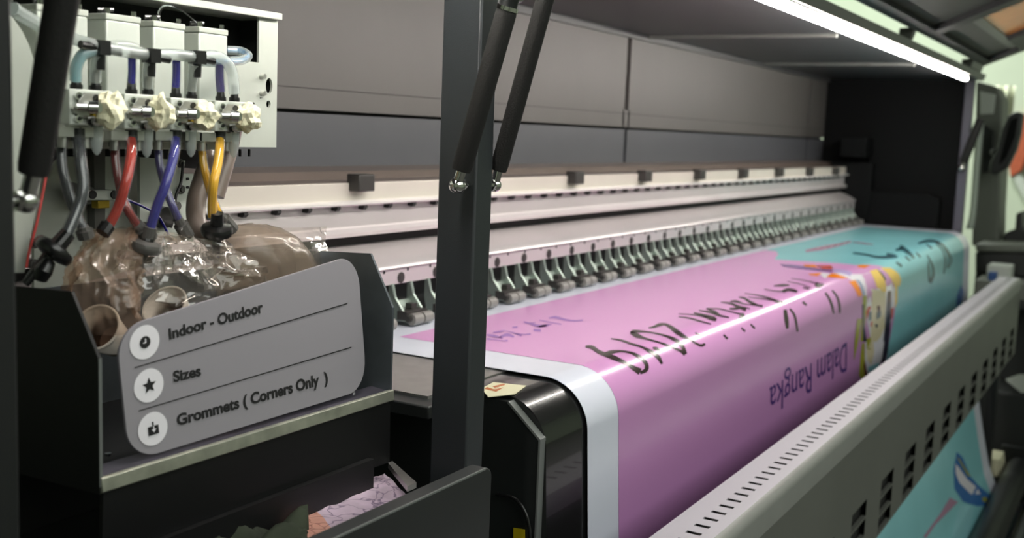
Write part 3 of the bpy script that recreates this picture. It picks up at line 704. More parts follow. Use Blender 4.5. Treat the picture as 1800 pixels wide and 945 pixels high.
for X in (1.2, 4.6): MB().box(X, X+0.04, 0.46, 0.50, 0.0, zf0).build('support_leg', M['black_paint'], cov, bevel=0.003)

# ------------------------------------------------------------------ left trough and its contents
tro = thing('catch_trough', (0.62, 0.6, h(-0.5)), 'black sheet-metal trough at lower left holding a stained sheet', 'trough')
yo, yi = at(730, 880, Z=h(-0.335)).y, at(722, 863, Z=h(-0.335)).y
xe = at(865, 818, Y=yo).x
def roundx(y, z0, z1, x0, x1, r):
    p = [Vector((x0, y, z0)), Vector((x1, y, z0)), Vector((x1, y, z1-r))]
    for i in range(1, 7): a = math.pi/2*i/6; p.append(Vector((x1-r+r*math.cos(a), y, z1-r+r*math.sin(a))))
    p.append(Vector((x0, y, z1))); return p
MB().prism(roundx(yo, h(-0.52), h(-0.335), 0.10, xe, 0.012), (0, yi-yo, 0)).build('front_wall', M['endplate'], tro, bevel=0.0012)
lab(MB().box(0.10, xe-0.013, yo-0.0006, yo+0.0012, h(-0.3362), h(-0.3345)).build('pale_edge', M['edge_grey'], tro), 'lighter grey front edge')
MB().box(0.10, xe-0.01, yi, 0.70, h(-0.402), h(-0.398)).box(0.10, xe-0.01, 0.692, 0.70, h(-0.402), h(-0.352)).build('trough_floor', M['tray_black'], tro, smooth=False)
for X in (0.15, xe-0.06): MB().box(X, X+0.03, yi, yi+0.03, 0.0, h(-0.40)).build('support_leg', M['black_paint'], tro)
# stained sheet
zsh = h(-0.385)
cs = [at(492, 911, Z=zsh), at(676, 832, Z=zsh), at(716, 872, Z=zsh), at(545, 975, Z=zsh)]
NR, NC = 14, 30; rows = []
for i in range(NR+1):
    r_ = []
    for k in range(NC+1):
        s, t = k/NC, i/NR
        p = (cs[0].lerp(cs[1], s)).lerp(cs[3].lerp(cs[2], s), t)
        r_.append(p+Vector((0, 0, 0.0006*math.sin(17*s+9*t)+0.0006*math.sin(31*s-13*t)+random.uniform(0, 0.0008))))
    rows.append(r_)
sh = MB().grid(rows).build('stained_paper_sheet', M['sheet'], None, ang=20, loc=cs[0])
sh.modifiers.new('Solidify', 'SOLIDIFY').thickness = 0.0006
tag(sh, 'pink and white ink-stained sheet lying in the lower left trough', 'paper')
b = MB(); n_ = 5
b.grid([[rows[i][k]+Vector((0, 0, 0.0012)) for k in range(9)] for i in range(NR+1)])
lab(b.build('salmon_stain', M['sheet_pink'], sh, ang=20), 'salmon stain at the left end')
# cloth
zc = h(-0.378); rows = []
for i in range(13):
    r_ = []
    for k in range(17):
        px = 325+ (540-325)*k/16; py = 915-8*math.sin(k*0.5)+ i*5 + (1-k/16)*22
        p = at(px, py, Z=zc); p.z += 0.006*math.sin(k*0.9+i*0.7)+0.004*math.cos(i*1.1-k*0.4)
        r_.append(p)
    rows.append(r_)
cl = MB().grid(rows).build('cleaning_cloth', M['cloth'], None, ang=80, loc=rows[6][8])
cl.modifiers.new('Solidify', 'SOLIDIFY').thickness = 0.003
tag(cl, 'dark green crumpled cloth in the trough left of the stained sheet', 'cloth')
# grey bar beside the sheet
gb = [at(682, 822, Z=h(-0.372)), at(716, 864, Z=h(-0.372))]
tag(MB().prism([gb[0], gb[1], gb[1]+Vector((0.016, 0, 0)), gb[0]+Vector((0.008, 0, 0))], (0, 0, 0.006)).build('scraper_blade', M['steel'], None, smooth=False, loc=gb[0]), 'short grey metal strip at right end of the stained sheet', 'scraper')

# ------------------------------------------------------------------ waste tray
tray = thing('waste_tray', (0.76, 0.8, h(-0.30)), 'open-fronted metal waste tray under the ink carriage, holding bagged cups', 'tray')
tp = [(0.905, -0.146), (0.725, -0.137), (0.694, -0.1925), (0.694, -0.294), (0.905, -0.294)]
tpz = [(y, h(z)) for y, z in tp]
MB().prism_x(tpz, 0.947, 0.950).build('right_plate', M['galv'], tray, smooth=False)
tpl = [(0.905, h(-0.146)), (0.725, h(-0.138)), (0.694, h(-0.187)), (0.694, h(-0.296)), (0.905, h(-0.30))]
lab(MB().prism_x(tpl, 0.566, 0.569).build('left_plate', M['tray_black'], tray, smooth=False), 'black left side of the tray')
lab(MB().prism([(0.566, 0.6935, h(-0.187)), (0.569, 0.6935, h(-0.187)), (0.569, 0.6935, h(-0.29)), (0.566, 0.6935, h(-0.29))], (0, 0.0008, 0)).build('plate_edge', M['edge_grey'], tray, smooth=False), 'lighter grey edge of the left plate')
MB().box(0.569, 0.947, 0.90, 0.904, h(-0.294), h(-0.165)).build('rear_plate', M['galv'], tray, smooth=False)
MB().box(0.569, 0.947, 0.72, 0.90, h(-0.292), h(-0.289)).build('tray_floor', M['tray_black'], tray, smooth=False)
lab(MB().prism_x([(0.696, h(-0.284)), (0.72, h(-0.282)), (0.72, h(-0.289)), (0.696, h(-0.289))], 0.571, 0.947).build('lip_shelf', M['tray_floor'], tray, smooth=False), 'stained flat shelf behind the lip')
lab(MB().prism_x([(0.6955, h(-0.282)), (0.692, h(-0.283)), (0.691, h(-0.294)), (0.694, h(-0.2955)), (0.6965, h(-0.288))], 0.567, 0.951).build('front_lip', M['lip_metal'], tray, bevel=0.0006), 'bright scratched front lip')
MB().prism([at(680, 703, Y=0.70), at(686, 712, Y=0.70), at(685, 812, Y=0.70), at(300, 945, Y=0.70), at(180, 945, Y=0.70), at(182, 858, Y=0.70)], (0, 0.004, 0)).build('apron', M['tray_black'], tray, smooth=False)
b = MB()
for px, py in ((190, 800), (372, 757), (430, 742), (560, 705), (620, 690)):
    p = at(px, py, Z=h(-0.2825)); b.hexbolt(p, (0, 0, 1), 0.003, 0.002, 8)
b.build('screw_heads', M['chrome'], tray)
for X in (0.60, 0.92): MB().box(X-0.01, X+0.01, 0.904, 0.932, h(-0.29), h(-0.24)).build('hanger', M['black_paint'], tray)

# ------------------------------------------------------------------ placard
pc = dict(TL=Vector((0.600, 0.7145, h(-0.171))), TR=Vector((0.915, 0.7175, h(-0.134))), BR=Vector((0.920, 0.7045, h(-0.278))), BL=Vector((0.605, 0.7045, h(-0.2812))))
def pq(s, t, off=0.0):                       # s right 0..1, t down 0..1 on the card
    p = pc['TL'].lerp(pc['TR'], s).lerp(pc['BL'].lerp(pc['BR'], s), t)
    return p+pn*off
pn = (pc['TR']-pc['TL']).cross(pc['BL']-pc['TL']).normalized()
if pn.y > 0: pn = -pn
Wc, Hc = 0.315, 0.127
card = thing('service_placard', pc['BL'], 'grey rounded placard listing Indoor - Outdoor, Sizes and Grommets, leaning in the tray', 'placard')
def rrect(r, n=8):
    rs, rt = r/Wc, r/Hc; out = []
    for cx, cy, a0 in ((1-rs, rt, -90), (1-rs, 1-rt, 0), (rs, 1-rt, 90), (rs, rt, 180)):
        for i in range(n+1):
            a = math.radians(a0+90*i/n); out.append((cx+rs*math.cos(a), cy+rt*math.sin(a)))
    return out
MB().prism([pq(s, t) for s, t in rrect(0.030)], -pn*0.003).build('board', M['card'], card, smooth=False, bevel=0.0006)
def inv_pq(px, py):                          # pixel -> (s,t) on the card
    r = ray(px, py); o = Vector((0, 0, H)); k = (pc['TL']-o).dot(pn)/r.dot(pn); P = o+r*k
    s, t = 0.5, 0.5
    for _ in range(30):
        d = P-pq(s, t); e1 = pq(s+.01, t)-pq(s-.01, t); e2 = pq(s, t+.01)-pq(s, t-.01); e1 *= 50; e2 *= 50
        a, b_, c_ = e1.dot(e1), e1.dot(e2), e2.dot(e2); f1, f2 = d.dot(e1), d.dot(e2); D = a*c_-b_*b_
        s += (f1*c_-f2*b_)/D; t += (a*f2-b_*f1)/D
    return s, t
def card_text(txt, pl_, pr_, cap_top):
    vs, fs = text_mesh(txt, 1.0, 0.036)
    x0 = min(v.x for v in vs); x1 = max(v.x for v in vs); cap = 0.73
    s0, t0 = inv_pq(*pl_); s1, t1 = inv_pq(*pr_); _, tc_ = inv_pq(*cap_top)
    ht = t0-tc_
    pts = [pq(s0+(s1-s0)*(v.x-x0)/(x1-x0), t0+(t1-t0)*(v.x-x0)/(x1-x0)-ht*v.y/cap, 0.0006) for v in vs]
    MB().add(pts, fs).build('lettering', M['card_edge'], card, smooth=False)
card_text('Indoor - Outdoor', (297, 596), (462, 547.5), (295, 577))
card_text('Sizes', (304.5, 671), (353, 659), (303, 652))
card_text('Grommets ( Corners Only  )', (311, 747.5), (576, 671.5), (309, 728))
for a, c in (((236, 646), (610, 533)), ((243, 722), (617, 610))):
    (s0, t0), (s1, t1) = inv_pq(*a), inv_pq(*c); w = 0.0045
    MB().add([pq(s0, t0-w, 0.0005), pq(s1, t1-w, 0.0005), pq(s1, t1+w, 0.0005), pq(s0, t0+w, 0.0005)], [(0,1,2,3)]).build('rule_line', M['card_edge'], card, smooth=False)
def disc(cxp, rad_px, off):
    s0, t0 = inv_pq(*cxp); return [(s0+rad_px/Wc*math.cos(2*math.pi*i/40), t0+rad_px/Hc*math.sin(2*math.pi*i/40)) for i in range(40)], s0, t0
for kind, c in (('clock', (253.5, 601)), ('star', (261, 677)), ('box', (268, 753))):
    ring, s0, t0 = disc(c, 0.0157, 0)
    o = MB().add([pq(s, t, 0.0006) for s, t in ring], [tuple(range(40))]).build('icon_disc', M['card_white'], card, smooth=False)
    b = MB(); U = lambda x, y, off=0.0012: pq(s0+x*0.0056/Wc, t0+y*0.0056/Hc, off)
    if kind == 'clock':
        b.add([U(math.cos(2*math.pi*i/30), math.sin(2*math.pi*i/30)) for i in range(30)], [tuple(range(30))])
        b.build('clock_icon', M['card_edge'], o, smooth=False)
        w = MB().add([U(-0.08,-0.6,.0018),U(0.12,-0.6,.0018),U(0.12,0.12,.0018),U(-0.08,0.12,.0018)], [(0,1,2,3)]).add([U(-0.5,-0.04,.0018),U(-0.08,-0.04,.0018),U(-0.08,0.12,.0018),U(-0.5,0.12,.0018)], [(0,1,2,3)])
        w.build('clock_hands', M['card_white'], o, smooth=False)
    elif kind == 'star':
        p = [U(1.35*(1 if i % 2 == 0 else 0.45)*math.sin(math.pi*i/5), -1.35*(1 if i % 2 == 0 else 0.45)*math.cos(math.pi*i/5)) for i in range(10)]
        ctr = U(0, 0); b.add(p+[ctr], [(i, (i+1) % 10, 10) for i in range(10)]); b.build('star_icon', M['card_edge'], o, smooth=False)
    else:
        b.add([U(-1,-0.5),U(1,-0.5),U(1,1),U(-1,1)], [(0,1,2,3)]); b.add([U(-0.13,-1.2),U(0.13,-1.2),U(0.13,-0.5),U(-0.13,-0.5)], [(0,1,2,3)])
        b.build('box_icon', M['card_edge'], o, smooth=False)
        w = MB().add([U(-0.1,-0.5,.0018),U(0.1,-0.5,.0018),U(0.1,0.2,.0018),U(-0.1,0.2,.0018)], [(0,1,2,3)]).add([U(-0.45,0.0,.0018),U(0.45,0.0,.0018),U(0,0.6,.0018)], [(0,1,2)])
        w.build('arrow_icon', M['card_white'], o, smooth=False)

# ------------------------------------------------------------------ ink carriage
car = thing('ink_carriage', (0.75, 0.86, h(-0.03)), 'pale aluminium ink carriage with four tanks, valves and coloured hoses at upper left', 'carriage')
YP = 0.85
def q2(px, py, Y): return at(px, py, Y=Y)
# face plate: L-shaped sheet with window, holes
xr = q2(487, 150, YP).x; zb = q2(485, 259, YP).z; ztop = q2(489, 36, YP).z; xw = q2(455, 100, YP).x; zw = q2(455, 110, YP).z
b = MB(); d3 = (0, 0.003, 0)
xl = 0.545
# plate below the window with two holes: built from cells
holes = [(q2(473, 151, YP), 0.0088, 0.0125), (q2(472, 183, YP), 0.0058, 0.0058)]
def cell_plate(b, x0, x1, z0, z1, hole, n=24):
    hx, hz, rx, rz = hole; out = []; inn = []
    for i in range(n):
        a = 2*math.pi*(i+0.5)/n; ca, sa = math.cos(a), math.sin(a)
        inn.append(Vector((hx+rx*ca, YP, hz+rz*sa)))
        t = min(((x1-hx)/ca if ca > 0 else (x0-hx)/ca), ((z1-hz)/sa if sa > 0 else (z0-hz)/sa))
        out.append(Vector((hx+t*ca, YP, hz+t*sa)))
    vs = out+inn; fs = [(i, (i+1) % n, n+(i+1) % n, n+i) for i in range(n)]
    b.add(vs, fs)
    b.add([v for v in inn]+[v+Vector((0, 0.003, 0)) for v in inn], [(i, (i+1) % n, n+(i+1) % n, n+i) for i in range(n)])
    cs = [(x1, z1), (x0, z1), (x0, z0), (x1, z0)]
    for (cxx, czz) in cs:                                   # fill corners
        best = sorted(range(n), key=lambda i: (out[i]-Vector((cxx, YP, czz))).length)[:2]
        b.add([out[best[0]], out[best[1]], Vector((cxx, YP, czz))], [(0,1,2)])
hm = (holes[0][0].z-0.0125+holes[1][0].z+0.0058)/2
xh = xr-0.027
b.box(xl, xh, YP, YP+0.003, zb, zw)
b.box(xh, xr, YP, YP+0.003, zb, holes[1][0].z-0.010)
cell_plate(b, xh, xr, hm, zw, (holes[0][0].x, holes[0][0].z, 0.0052, 0.0085))
cell_plate(b, xh, xr, holes[1][0].z-0.010, hm, (holes[1][0].x, holes[1][0].z, 0.0034, 0.0040))
b.box(xw, xr, YP, YP+0.003, zw, ztop)
lab(b.build('face_plate', M['alu_side'], car, smooth=False), 'pale plate with window and round holes')
MB().box(xl, xr+0.001, YP-0.006, YP+0.06, ztop, ztop+0.0075).build('top_flange', M['alu_side'], car, bevel=0.0008)
MB().box(xl, xr-0.004, YP+0.05, YP+0.055, zb, ztop).box(xl, xr-0.004, YP+0.003, YP+0.05, zb+0.001, zb+0.004).box(xr-0.005, xr-0.004, YP+0.003, YP+0.05, zb+0.004, ztop).build('dark_inside', M['dark_in'], car, smooth=False)
b = MB()
for px, py in ((459, 134), (459, 164)): b.tube([q2(px, py, YP), q2(px, py, YP)+Vector((0, -0.006, 0))], 0.0028, 12)
b.build('plate_bolts', M['steel'], car)
MB().tube([q2(445, 182, YP-0.0005), q2(445, 182, YP-0.001)], 0.0016, 10).build('small_hole', M['groove'], car)
for px in (422, 438): p = q2(px, 262, YP+0.03); MB().tube([p, p-Vector((0, 0, 0.008))], 0.0016, 8).build('stud', M['groove'], car)
# tanks
YT = 0.80
tz = q2(230, 175, YT).z-0.004
tanks = []
for (xl_, xr_, yt_, capy) in ((66, 155, 24, 24), (190, 247, 38, 38), (272, 325, 50, 50), (355, 400, 60, 60)):
    pr_ = q2(xr_, 100, YT).x; pl_ = pr_-0.0375 if xl_ > 100 else q2(xl_, 100, YT).x
    zt_ = q2((xl_+xr_)/2, yt_, YT).z
    t_ = MB().box(pl_, pr_, YT, YT+0.046, tz, zt_).build('ink_tank', M['alu'], car, bevel=0.0015)
    MB().box(pl_-0.0005, pr_+0.0005, YT-0.0005, YT+0.047, zt_, zt_+0.0055).build('tank_cap', M['alu_side'], t_, bevel=0.0008)
    for fx, fy in ((0.12, 0.004), (0.88, 0.004), (0.12, 0.042), (0.88, 0.042)):
        p = Vector((pl_+(pr_-pl_)*fx, YT+fy, zt_+0.0055)); MB().tube([p, p+Vector((0, 0, 0.0045))], 0.0026, 10).build('cap_screw', M['chrome'], t_)
    b = MB(); p = Vector((pl_+(pr_-pl_)*0.35, YT+0.020, zt_+0.0055)); b.tube([p, p+Vector((0, 0, 0.005))], 0.0045, 12); b.tube([p+Vector((-0.006, 0, 0.004)), p+Vector((0.007, -0.005, 0.005))], 0.0022, 10)
    b.build('cap_fitting', M['black_plastic'], t_)
# rail beneath the valves with brackets
b = MB().box(q2(100, 230, 0.79).x, q2(410, 240, 0.79).x, 0.782, 0.845, q2(250, 250, 0.785).z, q2(250, 232, 0.785).z)
b.box(0.545, q2(385, 240, 0.80).x, 0.80, YP, q2(250, 262, 0.80).z, q2(250, 246, 0.80).z)
b.build('valve_rail', M['alu_side'], car, bevel=0.001)
# valves
YV = 0.765
def pxscale(px, py, Y): return (at(px+1, py, Y=Y)-at(px, py, Y=Y)).length
valves = [(122, 198, 157, 220), (219, 285, 165, 227), (301, 362, 172, 228), (378, 434, 177, 231)]
tops = [(134, 168), (231, 260), (309, 337), (388, 412)]; nozz = [170, 258, 336, 411]; fits = [(110, 150), (201, 243), (278, 330), (355, 398)]
for i, (x0, x1, y0, y1) in enumerate(valves):
    p0 = q2(x0, (y0+y1)/2, YV); p1 = q2(x1, (y0+y1)/2, YV); zt_ = q2((x0+x1)/2, y0+1, YV).z; zb_ = q2((x0+x1)/2, y1, YV).z
    w = p1.x-p0.x; hh = zt_-zb_
    v = MB().box(p0.x, p1.x, YV, YV+0.034, zb_, zt_).build('valve_block', M['alu'], car, bevel=0.0008)
    G = lambda fx, fz, fy=0.0: Vector((p0.x+w*fx, YV-fy, zt_-hh*fz))
    MB().prism([G(0.02, 0.55, 0.0005), G(0.30, 0.10, 0.0005), G(0.62, 0.10, 0.0005), G(0.72, 0.3, 0.0005), G(0.70, 0.78, 0.0005), G(0.30, 0.80, 0.0005), G(0.06, 0.66, 0.0005)], (0, -0.003, 0)).build('lever_plate', M['steel'], v, smooth=False)
    b = MB()
    for fx, fz in ((0.17, 0.20), (0.17, 0.82), (0.85, 0.18)):
        b.tube([G(fx, fz), G(fx, fz, 0.003)], 0.0034, 14)
    b.build('hex_screws', M['chrome'], v)
    b = MB()
    for fx, fz, fy, r in ((0.17, 0.20, 0.0035, 0.0018), (0.17, 0.82, 0.0035, 0.0018), (0.54, 0.24, 0.0042, 0.0034), (0.45, 0.92, 0.004, 0.003)):
        b.tube([G(fx, fz, 0.002), G(fx, fz, fy)], r, 10)
    b.build('socket_screws', M['black_plastic'], v)
    b = MB().tube([G(0.04, 0.49, 0.006), G(0.30, 0.49, 0.010)], 0.0030, 12)
    b.tube([G(0.26, 0.49, 0.009), G(0.40, 0.49, 0.013)], 0.0052, 12); b.tube([G(0.40, 0.49, 0.0), G(0.40, 0.49, 0.014)], 0.0045, 10)
    b.build('lever_knob', M['chrome'], v)
    MB().tube(bez([G(0.30, 0.80, 0.006), G(0.40, 0.78, 0.008), G(0.42, 0.92, 0.006), G(0.56, 0.98, 0.005)], 5), 0.0013, 8).build('spring_wire', M['steel'], v)
    # crumpled tape lump
    bm = bmesh.new(); bmesh.ops.create_icosphere(bm, subdivisions=3, radius=1.0)
    cen = G(0.80 if i < 3 else 0.84, 0.52, 0.006); sx, sz = w*(0.29 if i != 2 else 0.26), hh*(0.50 if i != 2 else 0.42)
    from mathutils import noise as NZ
    vs_ = []
    for vt in bm.verts:
        n3 = NZ.noise(vt.co*1.9+Vector((i*7.1, 3, 1)))*0.45+NZ.noise(vt.co*4.5+Vector((i, 2, 5)))*0.22
        c_ = vt.co*(1+n3); vs_.append(cen+Vector((c_.x*sx, c_.y*0.012, c_.z*sz)))
    bm.verts.index_update(); t_ = MB(); t_.add(vs_, [[q.index for q in f.verts] for f in bm.faces]); bm.free()
    lab(t_.build('tape_lump', M['tape'], v, smooth=False), 'crumpled cream masking tape')
    if i in (0, 2): MB().ball(G(0.47, 0.72, 0.003), 0.0032).build('brass_nub', M['brass'], v)
    # fittings on top and the nozzle below
    b = MB()
    for px in tops[i]:
        t0_ = Vector((at(px, y0, Y=YV+0.008).x, YV+0.008, zt_)); b.tube([t0_, t0_+Vector((0, 0, 0.004))], 0.0052, 12); b.tube([t0_+Vector((0, 0, 0.004)), t0_+Vector((0, 0, 0.016))], [0.0042, 0.0030], 12)
    b.build('top_fittings', M['black_plastic'], v)
    pn_ = Vector((at(nozz[i], y1, Y=YV+0.010).x, YV+0.010, zb_)); MB().tube([pn_, pn_-Vector((0, 0, 0.016)), pn_-Vector((0, 0, 0.022)), pn_-Vector((0, 0, 0.025))], [0.0052, 0.005, 0.0035, 0.001], 12).build('clear_nozzle', M['tube_milky'], v)
    b = MB()
    for px in fits[i]:
        t0_ = Vector((at(px, y1, Y=YV+0.016).x, YV+0.016, zb_-0.004)); b.tube([t0_, t0_-Vector((0, 0, 0.015))], 0.0042, 12); b.box(t0_.x-0.010, t0_.x+0.010, YV+0.008, YV+0.026, zb_-0.010, zb_-0.002)
    b.build('hose_fittings', M['steel'], v)
# hoses: a clear outer tube with the ink column as its sub-part
def hose(name, pts, r, outer, liq=None, n=12, parent=None, lq=0.66, seg=12):
    o = MB().tube(bez(pts, n), r, seg).build(name, outer, parent or car)
    if liq:
        MB().tube(bez(pts, n), r*lq, 10).build('ink_column', liq, o)
    return o
def HP(lst): return [at(x, y, Y=Y) for x, y, Y in lst]
YH = 0.775
lower = [
 ('black', [(108, 250, .79), (110, 295, .785), (122, 345, .78), (138, 385, .775), (148, 405, .77)], 'hose', 0.0048),
 ('black', [(137, 238, .775), (142, 285, .765), (146, 330, .76), (137, 365, .76), (118, 410, .76)], 'hose', 0.0054),
 ('dark_red', [(201, 250, .79), (204, 290, .785), (213, 340, .78), (225, 370, .775), (243, 398, .775)], 'hose', 0.0046),
 ('red', [(231, 240, .775), (230, 275, .765), (221, 320, .76), (207, 365, .765), (192, 395, .77)], 'hose', 0.0052),
 ('violet', [(278, 250, .79), (281, 290, .785), (293, 335, .78), (305, 365, .775), (315, 388, .775)], 'hose', 0.0044),
 ('blue', [(309, 240, .775), (306, 270, .765), (292, 320, .76), (275, 365, .765), (264, 402, .77)], 'hose', 0.0052),
 ('yellow', [(355, 256, .79), (358, 290, .785), (368, 330, .78), (378, 360, .775), (386, 380, .775)], 'hose', 0.0046),
 ('yellow', [(387, 240, .775), (384, 280, .765), (376, 320, .76), (373, 355, .765), (373, 380, .77)], 'hose', 0.0052),
]
for c, pts, nm, r in lower: 
    o = hose('ink_hose', HP(pts), r, M['tube_clear'], M['liq_'+c], lq=0.82)
    lab(o, c.replace('_', ' ')+' ink hose hanging from the valves')
    P_ = HP(pts); MB().tube([P_[0]+Vector((0, 0, 0.006)), P_[0]-Vector((0, 0, 0.004))], r*1.05, 12).build('hose_collar', M['black_plastic'], o)
# upper connecting tubes
YU = 0.762
def up(nm, pts, r, m, liq=None, label=None, lq=0.6):
    o = hose(nm, HP(pts), r, m, liq, lq=lq)
    if label: lab(o, label)
    return o
up('header_tube', [(90, 52, .79), (128, 68, .775), (168, 80, YU), (205, 88, YU), (262, 96, YU), (300, 96, YU), (345, 100, YU), (372, 98, YU), (395, 106, YU), (408, 128, YU), (412, 165, YU)], 0.0052, M['tube_milky'], label='clear header tube linking the valves')
up('link_tube', [(182, 82, .768), (206, 79, .772), (232, 82, .77), (262, 95, .768)], 0.0042, M['tube_clear'])
up('top_tube', [(133, 142, YU+.011), (134, 118, YU+.008), (146, 96, YU+.004), (172, 88, YU)], 0.0050, M['tube_milky'], M['liq_aqua'], 'aqua filled tube on the first valve', 0.85)
up('top_tube', [(168, 142, YU+.011), (168, 118, YU+.006), (173, 95, YU)], 0.0048, M['tube_milky'])
up('top_tube', [(231, 150, YU+.011), (232, 125, YU+.008), (232, 98, YU+.004)], 0.0044, M['tube_clear'], M['liq_blue'], lq=0.75)
up('top_tube', [(260, 152, YU+.011), (260, 130, YU+.006), (263, 108, YU)], 0.0048, M['tube_milky'])
up('top_tube', [(309, 155, YU+.011), (310, 130, YU+.008), (310, 108, YU+.004)], 0.0044, M['tube_clear'], M['liq_blue'], lq=0.8)
up('top_tube', [(337, 158, YU+.011), (339, 135, YU+.006), (342, 112, YU)], 0.0048, M['tube_milky'])
up('top_tube', [(388, 160, YU+.011), (386, 135, YU+.008), (386, 112, YU+.006)], 0.0046, M['tube_clear'], M['liq_violet'], lq=0.85)
up('looped_tube', [(400, 88, .83), (424, 90, .82), (436, 98, .80), (424, 106, .785), (400, 108, .775), (372, 109, .772), (356, 108, .775)], 0.0046, M['tube_milky'], M['liq_sky'], 'looped blue filled tube behind the last tank', 0.5)
b = MB()
for px, py in ((177, 84), (266, 98), (347, 101)):
    p = at(px, py, Y=YU-0.001); b.box(p.x-0.0055, p.x+0.0055, p.y-0.006, p.y+0.006, p.z-0.006, p.z+0.006); b.tube([p, p-Vector((0, 0, 0.018))], [0.0042, 0.0034], 10)
    b.tube([p-Vector((0.02, 0, -0.001)), p+Vector((0.02, 0, -0.002))], 0.0034, 10)
b.build('tee_fittings', M['black_plastic'], car)
MB().tube(bez(HP([(283, 40, .82), (278, 22, .815), (290, 10, .81), (315, 16, .81), (340, 35, .815), (357, 50, .82)]), 6), 0.0007, 6).build('loose_wire', M['tube_milky'], car)
MB().tube(bez(HP([(281, 38, .82), (282, 20, .815), (298, 9, .81), (325, 22, .81), (352, 48, .82)]), 6), 0.0007, 6).build('loose_wire', M['wire_black'], car)
up('waste_hose', [(412, 225, .79), (404, 262, .80), (392, 305, .80), (380, 345, .80)], 0.0080, M['tube_beige'], None, 'smoky beige hose beside the yellow ones')
up('waste_hose', [(378, 250, .83), (358, 310, .82), (345, 355, .81), (348, 395, .80), (372, 420, .79), (384, 436, .79)], 0.0095, M['tube_beige'], None, 'thick smoky hose curving behind the yellow ones')
# connectors and filters at the hose ends
def connector(px0, py0, px1, py1, Y, r, parent, m='grey_plastic'):
    a, c = at(px0, py0, Y=Y), at(px1, py1, Y=Y); q = MB().tube([a, a.lerp(c, .3), a.lerp(c, .32), c], [r*.75, r*.8, r*1.15, r*1.1], 10)
    return q.build('hose_connector', M[m], parent)
connector(146, 398, 152, 418, .77, 0.0062, car, 'grey_plastic'); connector(240, 392, 266, 418, .775, 0.0062, car); connector(312, 384, 330, 415, .775, 0.0062, car); connector(384, 376, 408, 404, .775, 0.0065, car)
connector(194, 390, 180, 410, .77, 0.0058, car, 'black_plastic'); connector(265, 398, 258, 424, .77, 0.0056, car, 'black_plastic')
def filt(cx, cy, dx, dy, Y, R, m, label):
    c = at(cx, cy, Y=Y); e = at(cx+dx, cy+dy, Y=Y); a = (e-c).normalized(); a = (a+Vector((0, -0.25, 0))).normalized()
    q = MB().tube([c-a*0.006, c-a*0.004, c-a*0.0012, c+a*0.0012, c+a*0.004, c+a*0.006], [R*0.55, R*0.93, R, R, R*0.93, R*0.5], 28)
    q.tube([c+a*0.006, c+a*0.018], [R*0.42, R*0.38], 14); q.tube([c-a*0.006, c-a*0.018, c-a*0.034], [R*0.32, R*0.26, R*0.2], 14)
    return lab(q.build('ink_filter', M[m], car, ang=25), label)
filt(94, 440, 14, -22, .757, 0.0165, 'black_plastic', 'black disc filter on the black ink hose')
filt(255, 433, 2, -20, .772, 0.0150, 'grey_plastic', 'clear grey disc filter on the blue ink hose')
filt(381, 405, -3, -18, .768, 0.0150, 'black_plastic', 'black disc filter on the yellow ink hose')
P_ = HP([(86, 458, .757), (76, 475, .757), (70, 490, .76)]); MB().tube(P_, [0.0055, 0.0075, 0.006], 12).build('filter_tail', M['black_plastic'], car)
# curved pale side cover at far left
cur = [(12, 18), (24, 32), (40, 55), (52, 80), (61, 108), (66, 145), (72, 230), (76, 300), (66, 360), (52, 430), (44, 480), (5, 480)]
b = MB().prism([at(x, y, Y=0.775) for x, y in cur], (0, 0.07, 0)); lab(b.build('curved_side_cover', M['alu_side'], car, bevel=0.001), 'curved pale cover at the carriage left')
MB().tube(bez(HP([(84, 290, .77), (77, 330, .768), (66, 385, .766), (52, 440, .766), (46, 470, .766)]), 8), 0.0011, 8).build('red_wire', M['wire_red'], car)
MB().tube(bez(HP([(90, 56, .80), (25, 18, .79), (30, 20, .79)]), 4), 0.0058, 10).build('inlet_tube', M['tube_milky'], car)

# ------------------------------------------------------------------ capping station behind the hoses
cap = thing('capping_station', (0.75, 0.92, h(-0.30)), 'pale plated mechanism behind the coloured hoses and above the tray', 'mechanism')
YC = 0.92
b = MB().prism([at(x, y, Y=YC) for x, y in ((60, 275), (245, 275), (245, 470), (60, 520))], (0, 0.004, 0))
b.build('rear_plate', M['alu_side'], cap, smooth=False)
MB().prism([at(x, y, Y=YC-0.02) for x, y in ((246, 276), (326, 282), (322, 305), (340, 305), (340, 425), (246, 405))], (0, 0.004, 0)).build('drilled_plate', M['alu'], cap, smooth=False)
MB().prism([at(x, y, Y=YC-0.012) for x, y in ((165, 255), (185, 255), (185, 402), (167, 402))], (0, 0.01, 0)).build('guide_column', M['grey_plastic'], cap, smooth=False)
MB().prism([at(x, y, Y=YC-0.03) for x, y in ((151, 334), (208, 334), (208, 352), (151, 352))], (0, 0.015, 0)).build('clamp_bar', M['alu'], cap, bevel=0.001)
b = MB()
for px, py in ((163, 342), (201, 342)): p = at(px, py, Y=YC-0.031); b.tube([p+Vector((0, 0.002, 0)), p-Vector((0, 0.001, 0))], 0.0042, 12)
for px, py in ((330, 314), (330, 329)): p = at(px, py, Y=YC-0.021); b.tube([p+Vector((0, 0.002, 0)), p-Vector((0, 0.001, 0))], 0.0015, 10)
b.build('dark_holes', M['groove'], cap)
MB().prism([at(x, y, Y=YC-0.022) for x, y in ((120, 318), (165, 330), (160, 358), (128, 362))], (0, 0.004, 0)).build('dark_bracket', M['grey_plastic'], cap, smooth=False)
p = at(180, 358, Y=YC-0.02); MB().box(p.x-0.010, p.x+0.004, p.y-0.006, p.y+0.004, p.z-0.004, p.z+0.004).build('brass_block', M['brass'], cap, bevel=0.0008)
b = MB()
